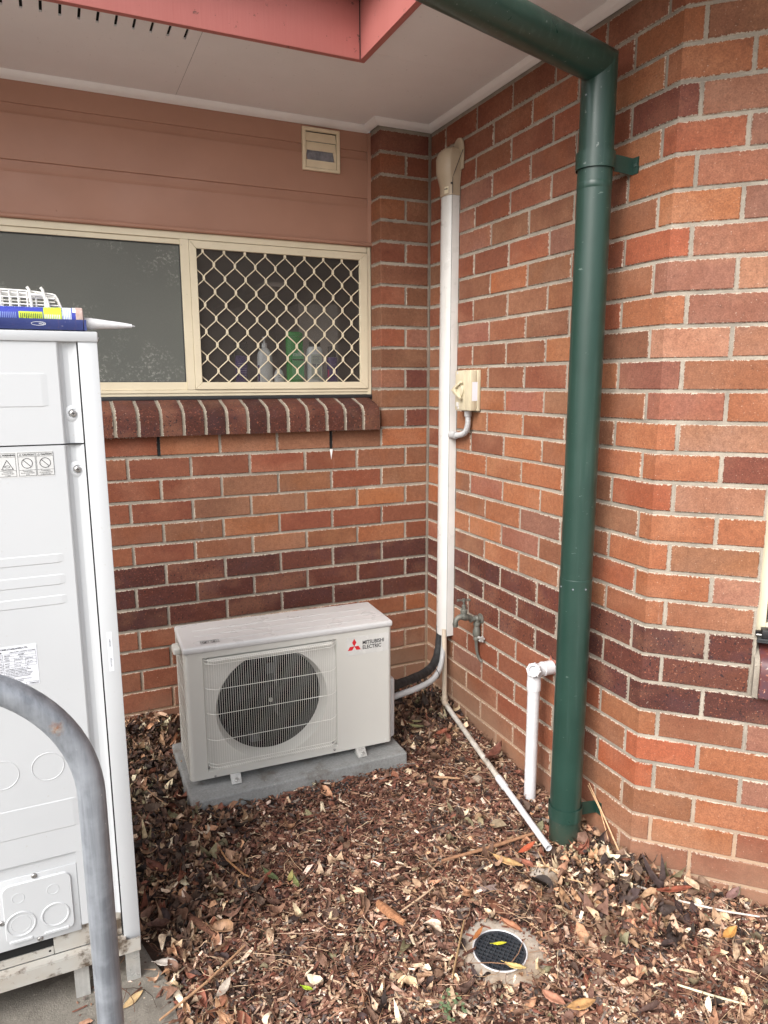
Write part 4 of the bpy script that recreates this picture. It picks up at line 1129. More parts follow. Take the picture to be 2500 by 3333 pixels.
mb.add([(0,Dp,zb),(Wd,Dp,zb),(Wd,.012,zb),(0,.012,zb)], [(0,1,2,3)])
mb.add([(0,Dp,zt_),(Wd,Dp,zt_),(Wd,.0,zt_),(0,.0,zt_)], [(0,1,2,3)])
body = build(mb, 'body', M_AC, AC, local=True)
# interior: dark drum, coil, motor bracket, bolt
mb = MB(); mb.lathe((cx, rec+.0495, cz), (0,1,0), [(ri+.001,0),(ri+.004,.10),(.001,.1002)], 64, False); build(mb, 'fan_chamber', M_FIN, AC, local=True)

fan = MB(); fan.lathe((cx, rec+.052, cz), (0,1,0), [(.001,-.012),(.030,-.010),(.040,.0),(.042,.045)], 32)
for k in range(3):
    a0 = rad(120*k+20); rings = []
    for i in range(9):
        r = .038+(ri-.012-.038)*i/8; sw = rad(20*i/8); ring = []
        for j_ in range(7):
            u = (j_/6-.5); wd = rad(46+14*i/8)*u; a = a0+sw+wd
            ring.append((cx+math.cos(a)*r, rec+.072-u*.040-(u*u)*.01, cz+math.sin(a)*r))
        rings.append(ring)
    fan.loft(rings, False, False, True)
fo = build(fan, 'fan', M_FANB, AC, local=True)
mb = MB(); mb.lathe((cx, rec+.040, cz), (0,-1,0), [(.0075,-.002),(.0075,.006),(.0040,.007),(.0040,.014)], 12); build(mb, 'hub_nut', M_SCREW, fo, local=True)
mb = MB(); mb.box(cx+.030, rec+.100, cz-.16, cx+.042, rec+.112, cz+.17); mb.box(cx-.07, rec+.085, cz-.178, cx+.075, rec+.125, cz-.150); mb.box(cx+.0,rec+.095,cz+.075,cx+.03,rec+.105,cz+.115); build(mb, 'motor_bracket', paint('dull_bracket', (.07,.07,.075), rough=.6, nscale=30), AC, bevel=.002, local=True)
# wire guard
mb = MB(); po = -.020; rw = .00055
nw = 61; xs0, xs1 = .0700, .5290
def out(x):  # guard curls in at its sides
    e = min(x-xs0, xs1-x); return po if e > .022 else po+(.022-e)/.022*.016
for k in range(nw):
    x = xs0+(xs1-xs0)*k/(nw-1); o_ = out(x); kk = min(1, min(k, nw-1-k)/3)
    zt1 = rz1-.0085-(.030 if k < 1 or k > nw-2 else 0); zb1 = rz0+.012
    top = [(x, rec-.001, zt1+.000), (x, o_+.004, zt1-.001), (x, o_, zt1-.005)]
    bot = [(x, o_, zb1+.006), (x, o_+.004, zb1+.001), (x, rec-.001, zb1)]
    mb.tube(top+bot, rw, 6, False)
g1 = build(mb, 'fan_guard', M_WIRE, AC, local=True)
mb = MB()
for z in (.500-PADZ-.002, .4865-PADZ, .3955-PADZ, .3045-PADZ, .2085-PADZ, .1190-PADZ, .1070-PADZ):
    xs = [xs0-.006]+[xs0+.004*i for i in range(0, 7)]+[xs0+.03+(xs1-xs0-.06)*i/10 for i in range(11)]+[xs1-.024+.004*i for i in range(7)]+[xs1+.006]
    pts = [((x), (out(min(max(x, xs0), xs1))+rw*2 if xs0 <= x <= xs1 else rec), z) for x in xs]
    mb.tube(pts, .0011, 6, False)
build(mb, 'guard_cross_wires', M_WIRE, g1, local=True)
# top deflector strip inside the guard
mb = MB(); mb.box(rx0+.016, -.004, rz1-.024, rx1-.016, rec-.001, rz1-.006); build(mb, 'guard_top_strip', M_AC, AC, bevel=.003, local=True)
mb = MB()
for (x, z) in ((.0800,.505),(.5180,.503),(.0655,.103),(.5200,.100),(.0845,.068),(.5225,.0755)):
    mb = MB(); mb.lathe((x, (rec if z > .09 else 0)-.0005, z-PADZ), (0,-1,0), [(.0048,0),(.0044,.003),(.002,.004)], 12); build(mb, 'screw', M_SCREW, AC, local=True)
# side lattice (left end)
mb = MB(); mb.box(.0015, .022, zb+.012, .010, Dp-.004, zt_-.012)
build(mb, 'side_coil', M_FIN, AC, local=True)
mb = MB(); 
for k in range(-14, 40):
    for sgn in ((1,) if False else (1,)):
        z0 = zb+k*.0165; pts = []
        for i in range(2):
            y = .024+(Dp-.03)*i; z = z0+(1-i)*.155; pts.append((y, z))
        (ya, za), (yb, zb_) = pts
        # clip to the panel
        lo, hi = zb+.012, zt_-.014
        def at(zv): u = (zv-za)/(zb_-za); return ya+(yb-ya)*u
        if za < lo or zb_ > hi: continue
        if za > hi: ya = at(hi); za = hi
        if zb_ < lo: yb = at(lo); zb_ = lo
        mb.tube([(-.0012, ya, za), (-.0012, yb, zb_)], .0014, 5, False)
for z_ in (zb+.10, zb+.20, zb+.30, zb+.40): mb.tube([(-.0006,.022,z_),(-.0006,Dp-.004,z_)], .0012, 5, False)
build(mb, 'side_lattice', M_AC, AC, local=True)
mb = MB(); mb.box(-.0022, .0145, zb, .004, .0235, zt_); mb.box(-.0022, Dp-.010, zb, .004, Dp, zt_); build(mb, 'side_post', M_AC, AC, bevel=.001, local=True)
# lid
mb = MB(); mb.box(-.0045, -.0045, zt_-.006, Wd+.0045, Dp+.004, zt_+.019)
lid = build(mb, 'lid', M_ACL, AC, bevel=.009, seg=4, local=True)
mb = MB()
for y in (.045, .105, .165):
    mb = MB(); mb.box(.050, y, zt_+.0185, Wd-.045, y+.007, zt_+.0203); build(mb, 'lid_rib', M_ACL, lid, bevel=.0008, local=True)
mb = MB(); mb.box(-.0270, .075, zt_-.030, -.0005, .135, zt_-.004); build(mb, 'hand_grip', M_AC, AC, bevel=.007, seg=3, local=True)
mb = MB(); mb.box(Wd+.0005, .060, zt_-.045, Wd+.016, .120, zt_-.025); build(mb, 'hand_grip', M_AC, AC, bevel=.003, local=True)
mb = MB(); mb.box(Wd+.0005, .045, .015, Wd+.034, .215, .262); build(mb, 'valve_cover', M_ACL, AC, bevel=.012, seg=3, local=True)
# feet
for x in (.135, .607):
    for (ya, yb) in ((-.030, .03), (Dp-.03, Dp+.03)):
        s_ = 1 if ya < 0 else -1
        mb = MB(); mb.box(x, ya, .0015, x+.036, yb, .0045); mb.box(x, (.004 if s_ > 0 else Dp-.008), .0045, x+.036, (.008 if s_ > 0 else Dp-.004), .030)
        mb.add([(x,-.002 if s_ > 0 else Dp+.002,.028),(x+.036,-.002 if s_ > 0 else Dp+.002,.028),(x+.036,ya if s_ > 0 else yb,.0045),(x,ya if s_ > 0 else yb,.0045)],[(0,1,2,3)])
        f_ = build(mb, 'foot', M_ZINC, AC, bevel=.001, seg=1, local=True)
        mb = MB(); mb.lathe((x+.018, (ya+.010 if s_ > 0 else yb-.010), .012), (0,-.35,1), [(.0085,0),(.0085,.004),(.0045,.005),(.0045,.012)], 6 if False else 12); build(mb, 'bolt', M_ZINC, f_, local=True)
# badge
mb = MB(); mb.box(.5765, -.0006, .4330-PADZ, .7420, -.0002, .5050-PADZ); build(mb, 'sticker', M_STICK, AC, local=True)
def diamond(bx, bz, ang, l=.0262, w=.0146):
    # rhombus standing on its point at (bx,bz), long axis at ang
    a = rad(ang); dx, dz = math.cos(a), math.sin(a); nx, nz = -dz, dx
    return [(bx, bz), (bx+dx*l/2+nx*w/2, bz+dz*l/2+nz*w/2), (bx+dx*l, bz+dz*l), (bx+dx*l/2-nx*w/2, bz+dz*l/2-nz*w/2)]
mb = MB()
for a in (90, 210, 330): mb.extrude([(x, -.0008, z) for x, z in diamond(.6055, .4685-PADZ, a, .0290, .0168)], (0, -.0005, 0))
build(mb, 'emblem', M_RED, AC, local=True)
text('MITSUBISHI', .0200, M_INK, 'lettering', AC, (.6375, -.0009, .4715-PADZ), (1,0,0), (0,0,1), .0002, bold=.0004, squeeze=.86, local=True)
text('ELECTRIC', .0200, M_INK, 'lettering', AC, (.6375, -.0009, .4530-PADZ), (1,0,0), (0,0,1), .0002, bold=.0004, squeeze=.86, local=True)
mb = MB(); mb.box(.724, -.0008, .071-PADZ, .733, -.0002, .0775-PADZ); build(mb, 'badge', M_STICK, AC, bevel=.0003, local=True)
# lid sticker with two no-stepping signs
mb = MB(); zz = zt_+.0206
def frame2(x0, y0, x1, y1, w_): 
    mb.box(x0,y0,zz,x1,y0+w_,zz+.0003); mb.box(x0,y1-w_,zz,x1,y1,zz+.0003); mb.box(x0,y0+w_,zz,x0+w_,y1-w_,zz+.0003); mb.box(x1-w_,y0+w_,zz,x1,y1-w_,zz+.0003)
frame2(.060, .018, .122, .046, .0013)
def ringz(cx_, cy_, r, w_, n=28):
    o_ = len(mb.v); A_ = [(cx_+math.cos(2*math.pi*j/n)*r, cy_+math.sin(2*math.pi*j/n)*r, zz+.0003) for j in range(n)]; B_ = [(cx_+math.cos(2*math.pi*j/n)*(r-w_), cy_+math.sin(2*math.pi*j/n)*(r-w_), zz+.0003) for j in range(n)]
    mb.loft([A_, B_], True, False, False)
for cx_ in (.0765, .1055):
    ringz(cx_, .032, .0115, .0016)
    for s_ in (1, -1):
        a = Vector((cx_-.008*s_, .024, zz+.0004)); b = Vector((cx_+.008*s_, .040, zz+.0004)); d_ = (b-a).normalized(); n_ = Vector((-d_.y, d_.x, 0))*.0007
        if s_ == 1: mb.add([a-n_, b-n_, b+n_, a+n_], [(0,1,2,3)])
    mb.box(cx_-.003, .028, zz, cx_+.003, .036, zz+.0003)
build(mb, 'warning_sticker', M_INK, lid, local=True)

# ============================================================ TALL CABINET
CB = thing('condenser_cabinet', 'tall white air conditioner condenser cabinet cut by the left edge', 'cabinet', (-1.465, -1.25, -.05))
FY = -1.25; XL = -2.42
mb = MB(); mb.box(XL, FY-.0030, 1.5095, -1.4635, FY+.33, 1.5310); build(mb, 'lid', M_CABW, CB, bevel=.003)
mb = MB(); mb.lathe((-1.4632, FY+.03, 1.5180), (1,0,0), [(.0045,0),(.0045,.003),(.002,.004)], 12); build(mb, 'bolt', M_SCREW, CB)
mb = MB(); mb.box(-1.5035, FY, .0560, -1.4655, FY+.012, 1.5095); mb.box(-1.4675, FY+.0122, .0560, -1.4655, FY+.32, 1.5095); build(mb, 'corner_post', M_CABW, CB, bevel=.0022)
# front panels: flat field, then a hollow channel next to the post
def panel(z0, z1, nm, xr=-1.5068):
    pf = [(XL, FY+.001), (-1.5460, FY+.001), (-1.5435, FY+.0025), (-1.5405, FY+.008), (-1.5340, FY+.0125), (-1.5240, FY+.0125), (-1.5130, FY+.0085), (xr, FY+.0050), (xr, FY+.020), (XL, FY+.020)]
    mb = MB(); mb.loft([[(x, y, z) for x, y in pf] for z in (z0, z1)], True, True, False); return build(mb, nm, M_CABW, CB)
pu = panel(1.2975, 1.5090, 'upper_panel')
plw = MB()
# lower panel keeps clear of the service cover at its foot
pf = [(XL, FY+.001), (-1.5460, FY+.001), (-1.5435, FY+.0025), (-1.5405, FY+.008), (-1.5340, FY+.0125), (-1.5240, FY+.0125), (-1.5130, FY+.0085), (-1.5068, FY+.0050), (-1.5068, FY+.020), (XL, FY+.020)]
plw.loft([[(x, y, z) for x, y in pf] for z in (.345, 1.2945)], True, True, False)
pf2 = [(-1.5945, FY+.001)]+pf[1:-1]+[(-1.5945, FY+.020)]
plw.loft([[(x, y, z) for x, y in pf2] for z in (.150, .3449)], True, True, False)
plo = build(plw, 'lower_panel', M_CABW, CB)
mb = MB(); mb.box(-1.5066, FY+.004, .06, -1.5036, FY+.016, 1.5090); mb.box(XL, FY+.006, 1.2946, -1.5068, FY+.02, 1.2974); mb.box(XL,FY+.0205,.15,-1.5066,FY+.0222,1.509); build(mb, 'shadow_gap', M_BLACK, CB)
mb = MB()
def bandz(z0, z1, xr, h=.0010, xl=XL):
    mb.loft([[(x, FY+.0012, z0-.001), (x, FY+.001-h, z0+.0016), (x, FY+.001-h, z1-.0016), (x, FY+.0012, z1+.001)] for x in (xl, xr-.012)]+[[(xr, FY+.0012, z0), (xr, FY+.0010, z0+.003), (xr, FY+.0010, z1-.003), (xr, FY+.0012, z1)]], True, True, False)
for z1, z0 in ((1.0604,1.0399),(1.0142,.9911),(.9675,.9466)):
    mb = MB(); bandz(z0, z1, -1.565); build(mb, 'embossed_band', M_CABW, plo)
mb = MB(); bandz(.4120, .4830, -1.580, .0009); build(mb, 'embossed_band', M_CABW, plo)
mb = MB(); bandz(1.3760, 1.4448, -1.5680, .0009); build(mb, 'embossed_band', M_CABW, pu)
def ring_y(c, r, y, w_=.0012, h=.0008, n=48, mat=M_CABW, nm='knockout', par=None, a0=0, a1=360):
    mb = MB(); m_ = int(n*(a1-a0)/360); full_ = a1-a0 >= 360
    prof = [(r-w_, 0), (r-w_*.5, h), (r+w_*.5, h), (r+w_, 0)]
    rings = []
    for j in range(m_+(0 if full_ else 1)):
        a = rad(a0+(a1-a0)*j/m_); rings.append([(c[0]+math.cos(a)*q_, y-hh, c[1]+math.sin(a)*q_) for q_, hh in prof])
    if full_: rings.append(rings[0])
    mb.loft(rings, False, False, True); return build(mb, nm, mat, par or CB)
ring_y((-1.6345, .5710), .0330, FY+.001, par=plo); ring_y((-1.7270, .5710), .0335, FY+.001, par=plo)
for z_, x_ in ((1.3605, -1.5232), (1.2405, -1.5228)):
    mb = MB(); mb.lathe((x_, FY+.0112, z_), (0,-1,0), [(.0190,-.0045),(.0180,-.0010),(.0140,.0012),(.0095,.0018),(.0080,-.0010),(.0005,-.0010)], 32, False); d_ = build(mb, 'screw_boss', M_CABW, CB)
    mb = MB(); mb.lathe((x_, FY+.0080, z_), (0,-1,0), [(.0070,-.003),(.0068,.0008),(.0050,.0022),(.0040,.0026)], 20); sc = build(mb, 'screw', M_SCREW, d_)
    mb = MB(); mb.box(x_-.0030, FY+.0046, z_-.0006, x_+.0030, FY+.0054, z_+.0006); mb.box(x_-.0006, FY+.00455, z_-.0030, x_+.0006, FY+.0053, z_+.0030); build(mb, 'screw_slot', M_BLACK, d_)
# caution stickers
def sticker_warning():
    y = FY+.0008
    mb = MB(); mb.box(-1.76, y-.0002, 1.2305, -1.5690, y+.0005, 1.2835); st = build(mb, 'warning_label', M_LABELC, plo)
    ink = MB()
    def rect(x0, z0, x1, z1, w_=.0006):
        ink.box(x0,y-.0005,z0,x1,y-.0002,z0+w_); ink.box(x0,y-.0005,z1-w_,x1,y-.0002,z1); ink.box(x0,y-.0005,z0+w_,x0+w_,y-.0002,z1-w_); ink.box(x1-w_,y-.0005,z0+w_,x1,y-.0002,z1-w_)
    def tri(cx_, z0, s_, w_):
        A_ = [(cx_-s_/2, z0), (cx_+s_/2, z0), (cx_, z0+s_*.9)]
        for i in range(3):
            a = Vector((A_[i][0], y-.0004, A_[i][1])); b = Vector((A_[(i+1)%3][0], y-.0004, A_[(i+1)%3][1])); ink.tube([a, b], w_/2, 4, True, False)
    for i, (x0, word) in enumerate(((-1.6738-.0, 'WARNING'), (-1.6375+.001, 'CAUTION'), (-1.6020, 'CAUTION'))):
        w_ = .0332; rect(x0, 1.2325, x0+w_, 1.2815); ink.box(x0+.0006, y-.0005, 1.2730, x0+w_-.0006, y-.0002, 1.2734); ink.box(x0+.0006, y-.0005, 1.2450, x0+w_-.0006, y-.0002, 1.2454)
        tri(x0+.0052, 1.2750, .0044, .0006)
        text(word, .0052, M_INK, 'lettering', plo, (x0+.0090, y-.0006, 1.2755), (1,0,0), (0,0,1), .0001, bold=.00015, squeeze=.92)
        if i == 0: 
            tri(x0+.0166, 1.2475, .0220, .0011)
            ell = [(x0+.0166+math.cos(2*math.pi*j/20)*.0050, y-.0004, 1.2535+math.sin(2*math.pi*j/20)*.0022) for j in range(21)]; ink.tube(ell, .0004, 4, False, False)
        else:
            c_ = (x0+.0166, 1.2592); ell = [(c_[0]+math.cos(2*math.pi*j/32)*.0102, y-.0004, c_[1]+math.sin(2*math.pi*j/32)*.0102) for j in range(33)]; ink.tube(ell, .0006, 4, False, False)
            ink.tube([(c_[0]-.0072, y-.0004, c_[1]+.0072), (c_[0]+.0072, y-.0004, c_[1]-.0072)], .0006, 4, True, False)
        for k, tx in enumerate((['To avoid injury,', 'do not insert fingers', 'or sticks.'], ['To avoid injury,', 'do not remove the fan', 'guard.'], ['To avoid injury,', 'do not touch the coil', 'of aluminium fins.'])[i]):
            text(tx, .0031, M_INK, 'lettering', plo, (x0+.0166, y-.0006, 1.2420-k*.0038), (1,0,0), (0,0,1), .0001, 'CENTER', squeeze=.92)
    build(ink, 'warning_pictograms', M_INK, st)
sticker_warning()
# rating plate
mb = MB(); y = FY+.0008; mb.box(-1.80, y-.0003, .7720, -1.6350, y+.0005, .8650); rp = build(mb, 'rating_plate', M_LABEL, plo)
ink = MB()
for z_ in (.8480, .8425, .8370, .8310, .8230, .8170): ink.box(-1.70 if z_ > .83 else -1.705, y-.0005, z_, -1.6375, y-.0003, z_+.0004)
for z_ in (.8480,.8425,.8370,.8310,.8250,.8190,.8130,.8070,.8010,.7950,.7890): ink.box(-1.79, y-.0005, z_, -1.7020, y-.0003, z_+.0003)
for x_ in (-1.7020, -1.7290, -1.7560): ink.box(x_, y-.0005, .7830, x_+.0004, y-.0003, .8480)
for x_ in (-1.6800, -1.6590): ink.box(x_, y-.0005, .8170, x_+.0004, y-.0003, .8370)
ink.box(-1.6376, y-.0005, .8170, -1.6372, y-.0003, .8480)
ink.box(-1.6610, y-.0005, .7735, -1.6372, y-.0003, .7739); ink.box(-1.6610, y-.0005, .7735, -1.6606, y-.0003, .7795); ink.box(-1.6610, y-.0005, .7791, -1.6372, y-.0003, .7795); ink.box(-1.6376, y-.0005, .7739, -1.6372, y-.0003, .7791)
build(ink, 'table_lines', M_INK, rp)
def tl(s_, x, z, sz, al='LEFT', b=0.): text(s_, sz, M_INK, 'lettering', plo, (x, y-.0006, z), (1,0,0), (0,0,1), .0001, al, b)
tl('INDUSTRIES (THAILAND) LTD.', -1.6520, .8575, .0050, 'RIGHT', .0001); tl('CONDITIONER', -1.7030, .8510, .0044, 'RIGHT', .0001)
tl('( HEAT PUMP )  MADE IN THAILAND', -1.6375, .8505, .0032, 'RIGHT')
for (x, z, s_) in ((-1.699,.8440,'SER.NO.'),(-1.672,.8440,'E003884'),(-1.699,.8385,'DATE'),(-1.670,.8385,'2013. 3'),(-1.699,.8330,'MODE'),(-1.679,.8330,'COOLING'),(-1.658,.8330,'HEATING'),(-1.699,.8255,'INPUT'),(-1.678,.8255,'6.31 kW'),(-1.657,.8255,'7.84 kW'),(-1.699,.8190,'TEMP.'),(-1.678,.8190,'35 / 24'),(-1.657,.8190,'20 / -')):
    tl(s_, x, z, .0034)
for k, s_ in enumerate(('THE REFRIGERANT IS LOADED IN THIS','UNIT. HOWEVER RECHARGING IS NEEDED','IN THE CASE OF A LONGER SYSTEM.','AS FOR DETAILS SEE INSTALLATION MANUAL.','RATED POWER INPUT IS THE VALUE WHEN','THE TOTAL CAPACITY SUM OF INDOOR','UNITS IS 100%.','INPUT IS FOR THE OUTDOOR UNIT ONLY.','R.A.B.L. RUNNING CURRENT','HP: HIGH TEST PRESSURE','DP: DESIGN PRESSURE')):
    tl(s_, -1.6995, .8125-k*.0036, .0026)
for k, s_ in enumerate(('380-415 V','50 / 60 Hz','20.7  A','40 bar','4.0 MPa','72 bar','3.3 MPa','38 bar','4.0 MPa','10 bar','3.0 MPa')): tl(s_, -1.7040, .8445-k*.0060, .0032, 'RIGHT')
tl('3P208048-2D', -1.6385, .7750, .0030, 'RIGHT')
# upright label on the post
mb = MB(); mb.box(-1.4905, FY-.0004, .7740, -1.4800, FY+.0002, .8680); vl = build(mb, 'stick_on_tag', M_LABEL, CB)
for s_, z_ in (('RXYMQ8', .7850), ('E003884', .8330)): text(s_, .0050, M_INK, 'lettering', CB, (-1.4835, FY-.0005, z_), (0,0,1), (-1,0,0), .0001)
# service recess with knock-out cover
mb = MB()
mb.box(XL, FY+.0060, .150, -1.5947, FY+.0080, .3448)
build(mb, 'service_recess', M_CABW, CB)
def rrect(x0, z0, x1, z1, r, y, n=6):
    P = []
    for (cx_, cz_, a0) in ((x1-r, z1-r, 0), (x0+r, z1-r, 90), (x0+r, z0+r, 180), (x1-r, z0+r, 270)):
        P += [(cx_+math.cos(rad(a0+90*i/n))*r, y, cz_+math.sin(rad(a0+90*i/n))*r) for i in range(n+1)]
    return P
mb = MB()
mb.box(-1.80, FY+.0030, .1360, -1.5955, FY+.0058, .3140)
cov0 = build(mb, 'cover_plate', M_CABW, CB, bevel=.0012)
mb = MB(); A_ = rrect(-1.7540, .1500, -1.6085, .3010, .018, FY+.0028); B_ = rrect(-1.7520, .1520, -1.6105, .2990, .017, FY-.0012)
mb.loft([A_, B_], True, True, True); cov = build(mb, 'knockout_cover', M_CABW, CB)
yk = FY-.0012
ring_y((-1.7210, .2650), .0125, yk, .0008, .0006, 32, nm='knockout', par=cov); ring_y((-1.6485, .2650), .0125, yk, .0008, .0006, 32, par=cov)
ring_y((-1.7205, .1985), .0300, yk, .0026, .0016, 40, par=cov); ring_y((-1.7205, .1985), .0205, yk, .0007, .0005, 36, par=cov); ring_y((-1.6480, .1985), .0285, yk, .0028, .0016, 40, par=cov)
mb = MB()
for (xa, xb) in ((-1.748, -1.698), (-1.675, -1.620)):
    A_ = rrect(xa, .1525, xb, .1605, .004, yk+.0002); B_ = rrect(xa+.0015, .1540, xb-.0015, .1590, .0025, yk-.0022); mb.loft([A_, B_], True, True, True)
build(mb, 'raised_bead', M_CABW, cov)
for (x_, z_, y_) in ((-1.6845, .3085, FY+.0030), (-1.6850, .1440, FY+.0030), (-1.7590, .2100, FY+.0030)):
    mb = MB(); mb.lathe((x_, y_, z_), (0,-1,0), [(.0066,-.0005),(.0064,.0012),(.0048,.0030),(.0030,.0034),(.0028,.0016)], 20); build(mb, 'screw', M_SCREW, CB)
# base tray with a hand hole and a lip
mb = MB()
mb.box(-1.6585, FY+.0100, .0860, -1.5060, FY+.0130, .1500); mb.box(XL, FY+.0100, .0860, -1.6590, FY+.0130, .1080)
mb.prism([(XL, FY-.012), (-1.4990, FY-.012), (-1.4990, FY+.0100), (XL, FY+.0100)], .0800, .0855)
mb.box(XL, FY-.0130, .0450, -1.4670, FY-.0105, .0830); mb.box(-1.4985, FY-.0103, .0500, -1.4668, FY+.32, .0555)
mb.box(XL, FY-.0103, .0450, -1.4992, FY+.32, .0480)
build(mb, 'base_tray', M_CABR, CB, bevel=.0012, seg=1)
mb = MB(); mb.box(XL, FY+.0128, .1082, -1.6592, FY+.0200, .1500); build(mb, 'hand_hole', M_DARK, CB)
mb = MB(); mb.lathe((-1.6680, FY+.0099, .0985), (0,-1,0), [(.003,0),(.001,.0002)], 12); build(mb, 'tray_hole', M_DARK, CB)
for (x_) in (-1.6210, -1.5035):
    mb = MB(); mb.box(x_, FY+.006, -.0490, x_+.033, FY+.0090, .0445); mb.box(x_+.0305, FY+.0092, -.0488, x_+.033, FY+.050, .0444) if x_ < -1.6 else mb.box(x_, FY+.0092, -.0488, x_+.0025, FY+.050, .0444)
    mb.box(x_+.0035, FY+.0095, -.0490, x_+.030, FY+.05, -.0465)
    build(mb, 'leg_bracket', M_ZINC, CB, bevel=.0006, seg=1)
    mb = MB(); mb.box(x_, FY+.28, -.0490, x_+.033, FY+.2830, .0445); build(mb, 'leg_bracket', M_ZINC, CB)
mb = MB(); mb.box(XL+.002, FY+.0225, .06, -1.4678, FY+.318, 1.508); build(mb, 'inner_shell', M_CABW, CB)

# ---- sealant gun, cartridge and wire basket on the cabinet lid
ZT = 1.5312
gun = thing('caulking_gun', 'blue steel caulking gun cradle lying on the cabinet lid', 'tool', (-1.6, -1.22, ZT))
M_BLUE = paint("blue_steel_paint", (.020,.032,.14), (.03,.045,.17), rough=.35, nscale=12, streak=(.30,.12,.06,.4), speck=(.6,.6,.6,.4))
gy = -1.222
mb = MB()
prof = [(-.0240,.024),(-.0245,.010),(-.020,.0025),(.020,.0025),(.0245,.010),(.0240,.024),(.0225,.024),(.0228,.011),(.0190,.0045),(-.0190,.0045),(-.0228,.011),(-.0225,.024)]
mb.loft([[(x, gy+y_, ZT+z_) for y_, z_ in prof] for x in (-1.76, -1.4900)], True, True, False)
mb.lathe((-1.4900, gy, ZT+.0165), (1,0,0), [(.0165,0),(.0165,.0030),(.0100,.0032),(.0100,.0001)], 24, False)
mb.box(-1.4885, gy-.0240, ZT+.0025, -1.4835, gy-.008, ZT+.024)
cr = build(mb, 'cradle', M_BLUE, gun)
ring = [(-1.575+math.cos(2*math.pi*j/30)*.0135, gy-.0247, ZT+.0140+math.sin(2*math.pi*j/30)*.0036) for j in range(31)]
mb = MB(); mb.tube(ring, .0004, 4, False); build(mb, 'stamped_oval', M_LABEL, cr)
text('MON', .0058, M_LABEL, 'lettering', gun, (-1.5680, gy-.0248, ZT+.0160), (1,0,0), (0,0,-1), .0002) if False else text('MON', .0055, M_LABEL, 'lettering', gun, (-1.5745, gy-.0248, ZT+.0120), (1,0,0), (0,0,1), .0002)
ct = thing('sealant_cartridge', 'blue and lime sealant cartridge with long white nozzle in the caulking gun', 'cartridge', (-1.6, gy, ZT+.03))
cy_, cz_ = gy, ZT+.0265; cr_ = .0225
mb = MB(); mb.tube([(-1.760,cy_,cz_),(-1.5025,cy_,cz_)], cr_, 36); build(mb, 'tube', paint("cartridge_blue", (.035,.050,.33), (.03,.04,.28), rough=.28), ct)
def wrap(x0, x1, a0, a1, m_, nm, r=cr_+.0003):
    mb = MB(); n = 14; rings = [[(x, cy_+math.sin(rad(a0+(a1-a0)*j/n))*-r, cz_+math.cos(rad(a0+(a1-a0)*j/n))*r) for j in range(n+1)] for x in (x0, x1)]; mb.loft(rings, False, False, True); return build(mb, nm, m_, ct)
M_LIME = paint("lime_print", (.48,.62,.035), rough=.35); M_WHP = paint("white_print", (.70,.74,.80), rough=.4); M_PALEB = paint("pale_blue_print", (.20,.28,.60), rough=.4)
wrap(-1.5640, -1.5300, 10, 125, M_LIME, 'lime_band'); wrap(-1.6100, -1.5660, 60, 125, M_LIME, 'lime_band')
wrap(-1.5285, -1.5115, 10, 125, M_WHP, 'white_band'); wrap(-1.5090, -1.4990, 8, 60, M_WHP, 'white_band', cr_+.0006)
mb = MB()
for bx_, cnt, mode in ((-1.655, 9, 0), (-1.690, 9, 0), (-1.607, 10, 1), (-1.526, 4, 1)):
    pass
def fine(x0, x1, a0, a1, m_, nm, step=.0034):
    mb = MB(); x = x0
    while x < x1:
        n = 6; r = cr_+.0006; e = a1-random.uniform(0, 14)
        mb.loft([[(xx, cy_-math.sin(rad(a0+(e-a0)*j/n))*r, cz_+math.cos(rad(a0+(e-a0)*j/n))*r) for j in range(n+1)] for xx in (x, x+step*.38)], False, False, True); x += step
    build(mb, nm, m_, ct)
fine(-1.650, -1.614, 66, 110, M_PALEB, 'printed_text'); fine(-1.700, -1.655, 62, 115, M_WHP, 'printed_text'); fine(-1.607, -1.569, 70, 105, M_INK, 'printed_text'); fine(-1.562, -1.534, 74, 108, M_WHP, 'printed_text'); fine(-1.5275, -1.513, 30, 120, M_PALEB, 'printed_text'); fine(-1.690,-1.54,18,34,M_PALEB,'printed_text', .0028)
mb = MB(); mb.lathe((-1.5030,cy_,cz_), (1,0,0), [(cr_+.0008,0),(cr_+.0012,.001),(cr_+.0012,.013),(cr_-.001,.0148)], 36); build(mb, 'rolled_rim', paint("rusty_rim", (.30,.20,.17), (.45,.36,.33), rough=.6, nscale=60, bump=.5), ct)
mb = MB(); mb.lathe((-1.4885,cy_,cz_-.008), (1,-.0,-.03), [(.0120,0),(.0122,.016),(.0112,.020),(.0110,.026),(.0062,.080),(.0044,.092),(.0040,.098),(.0018,.0985),(.0012,.103),(.0002,.105)], 22); build(mb, 'nozzle', M_PVC, ct)
bk = thing('wire_basket', 'white coated wire basket lying behind the sealant gun on the cabinet lid', 'basket', (-1.62, -1.16, ZT))
mb = MB(); wr = .0015
def W(*pts, r=wr): mb.tube([Vector(p) for p in pts], r, 8)
b0, b1 = -1.194, -1.120
bz = ZT+.0035
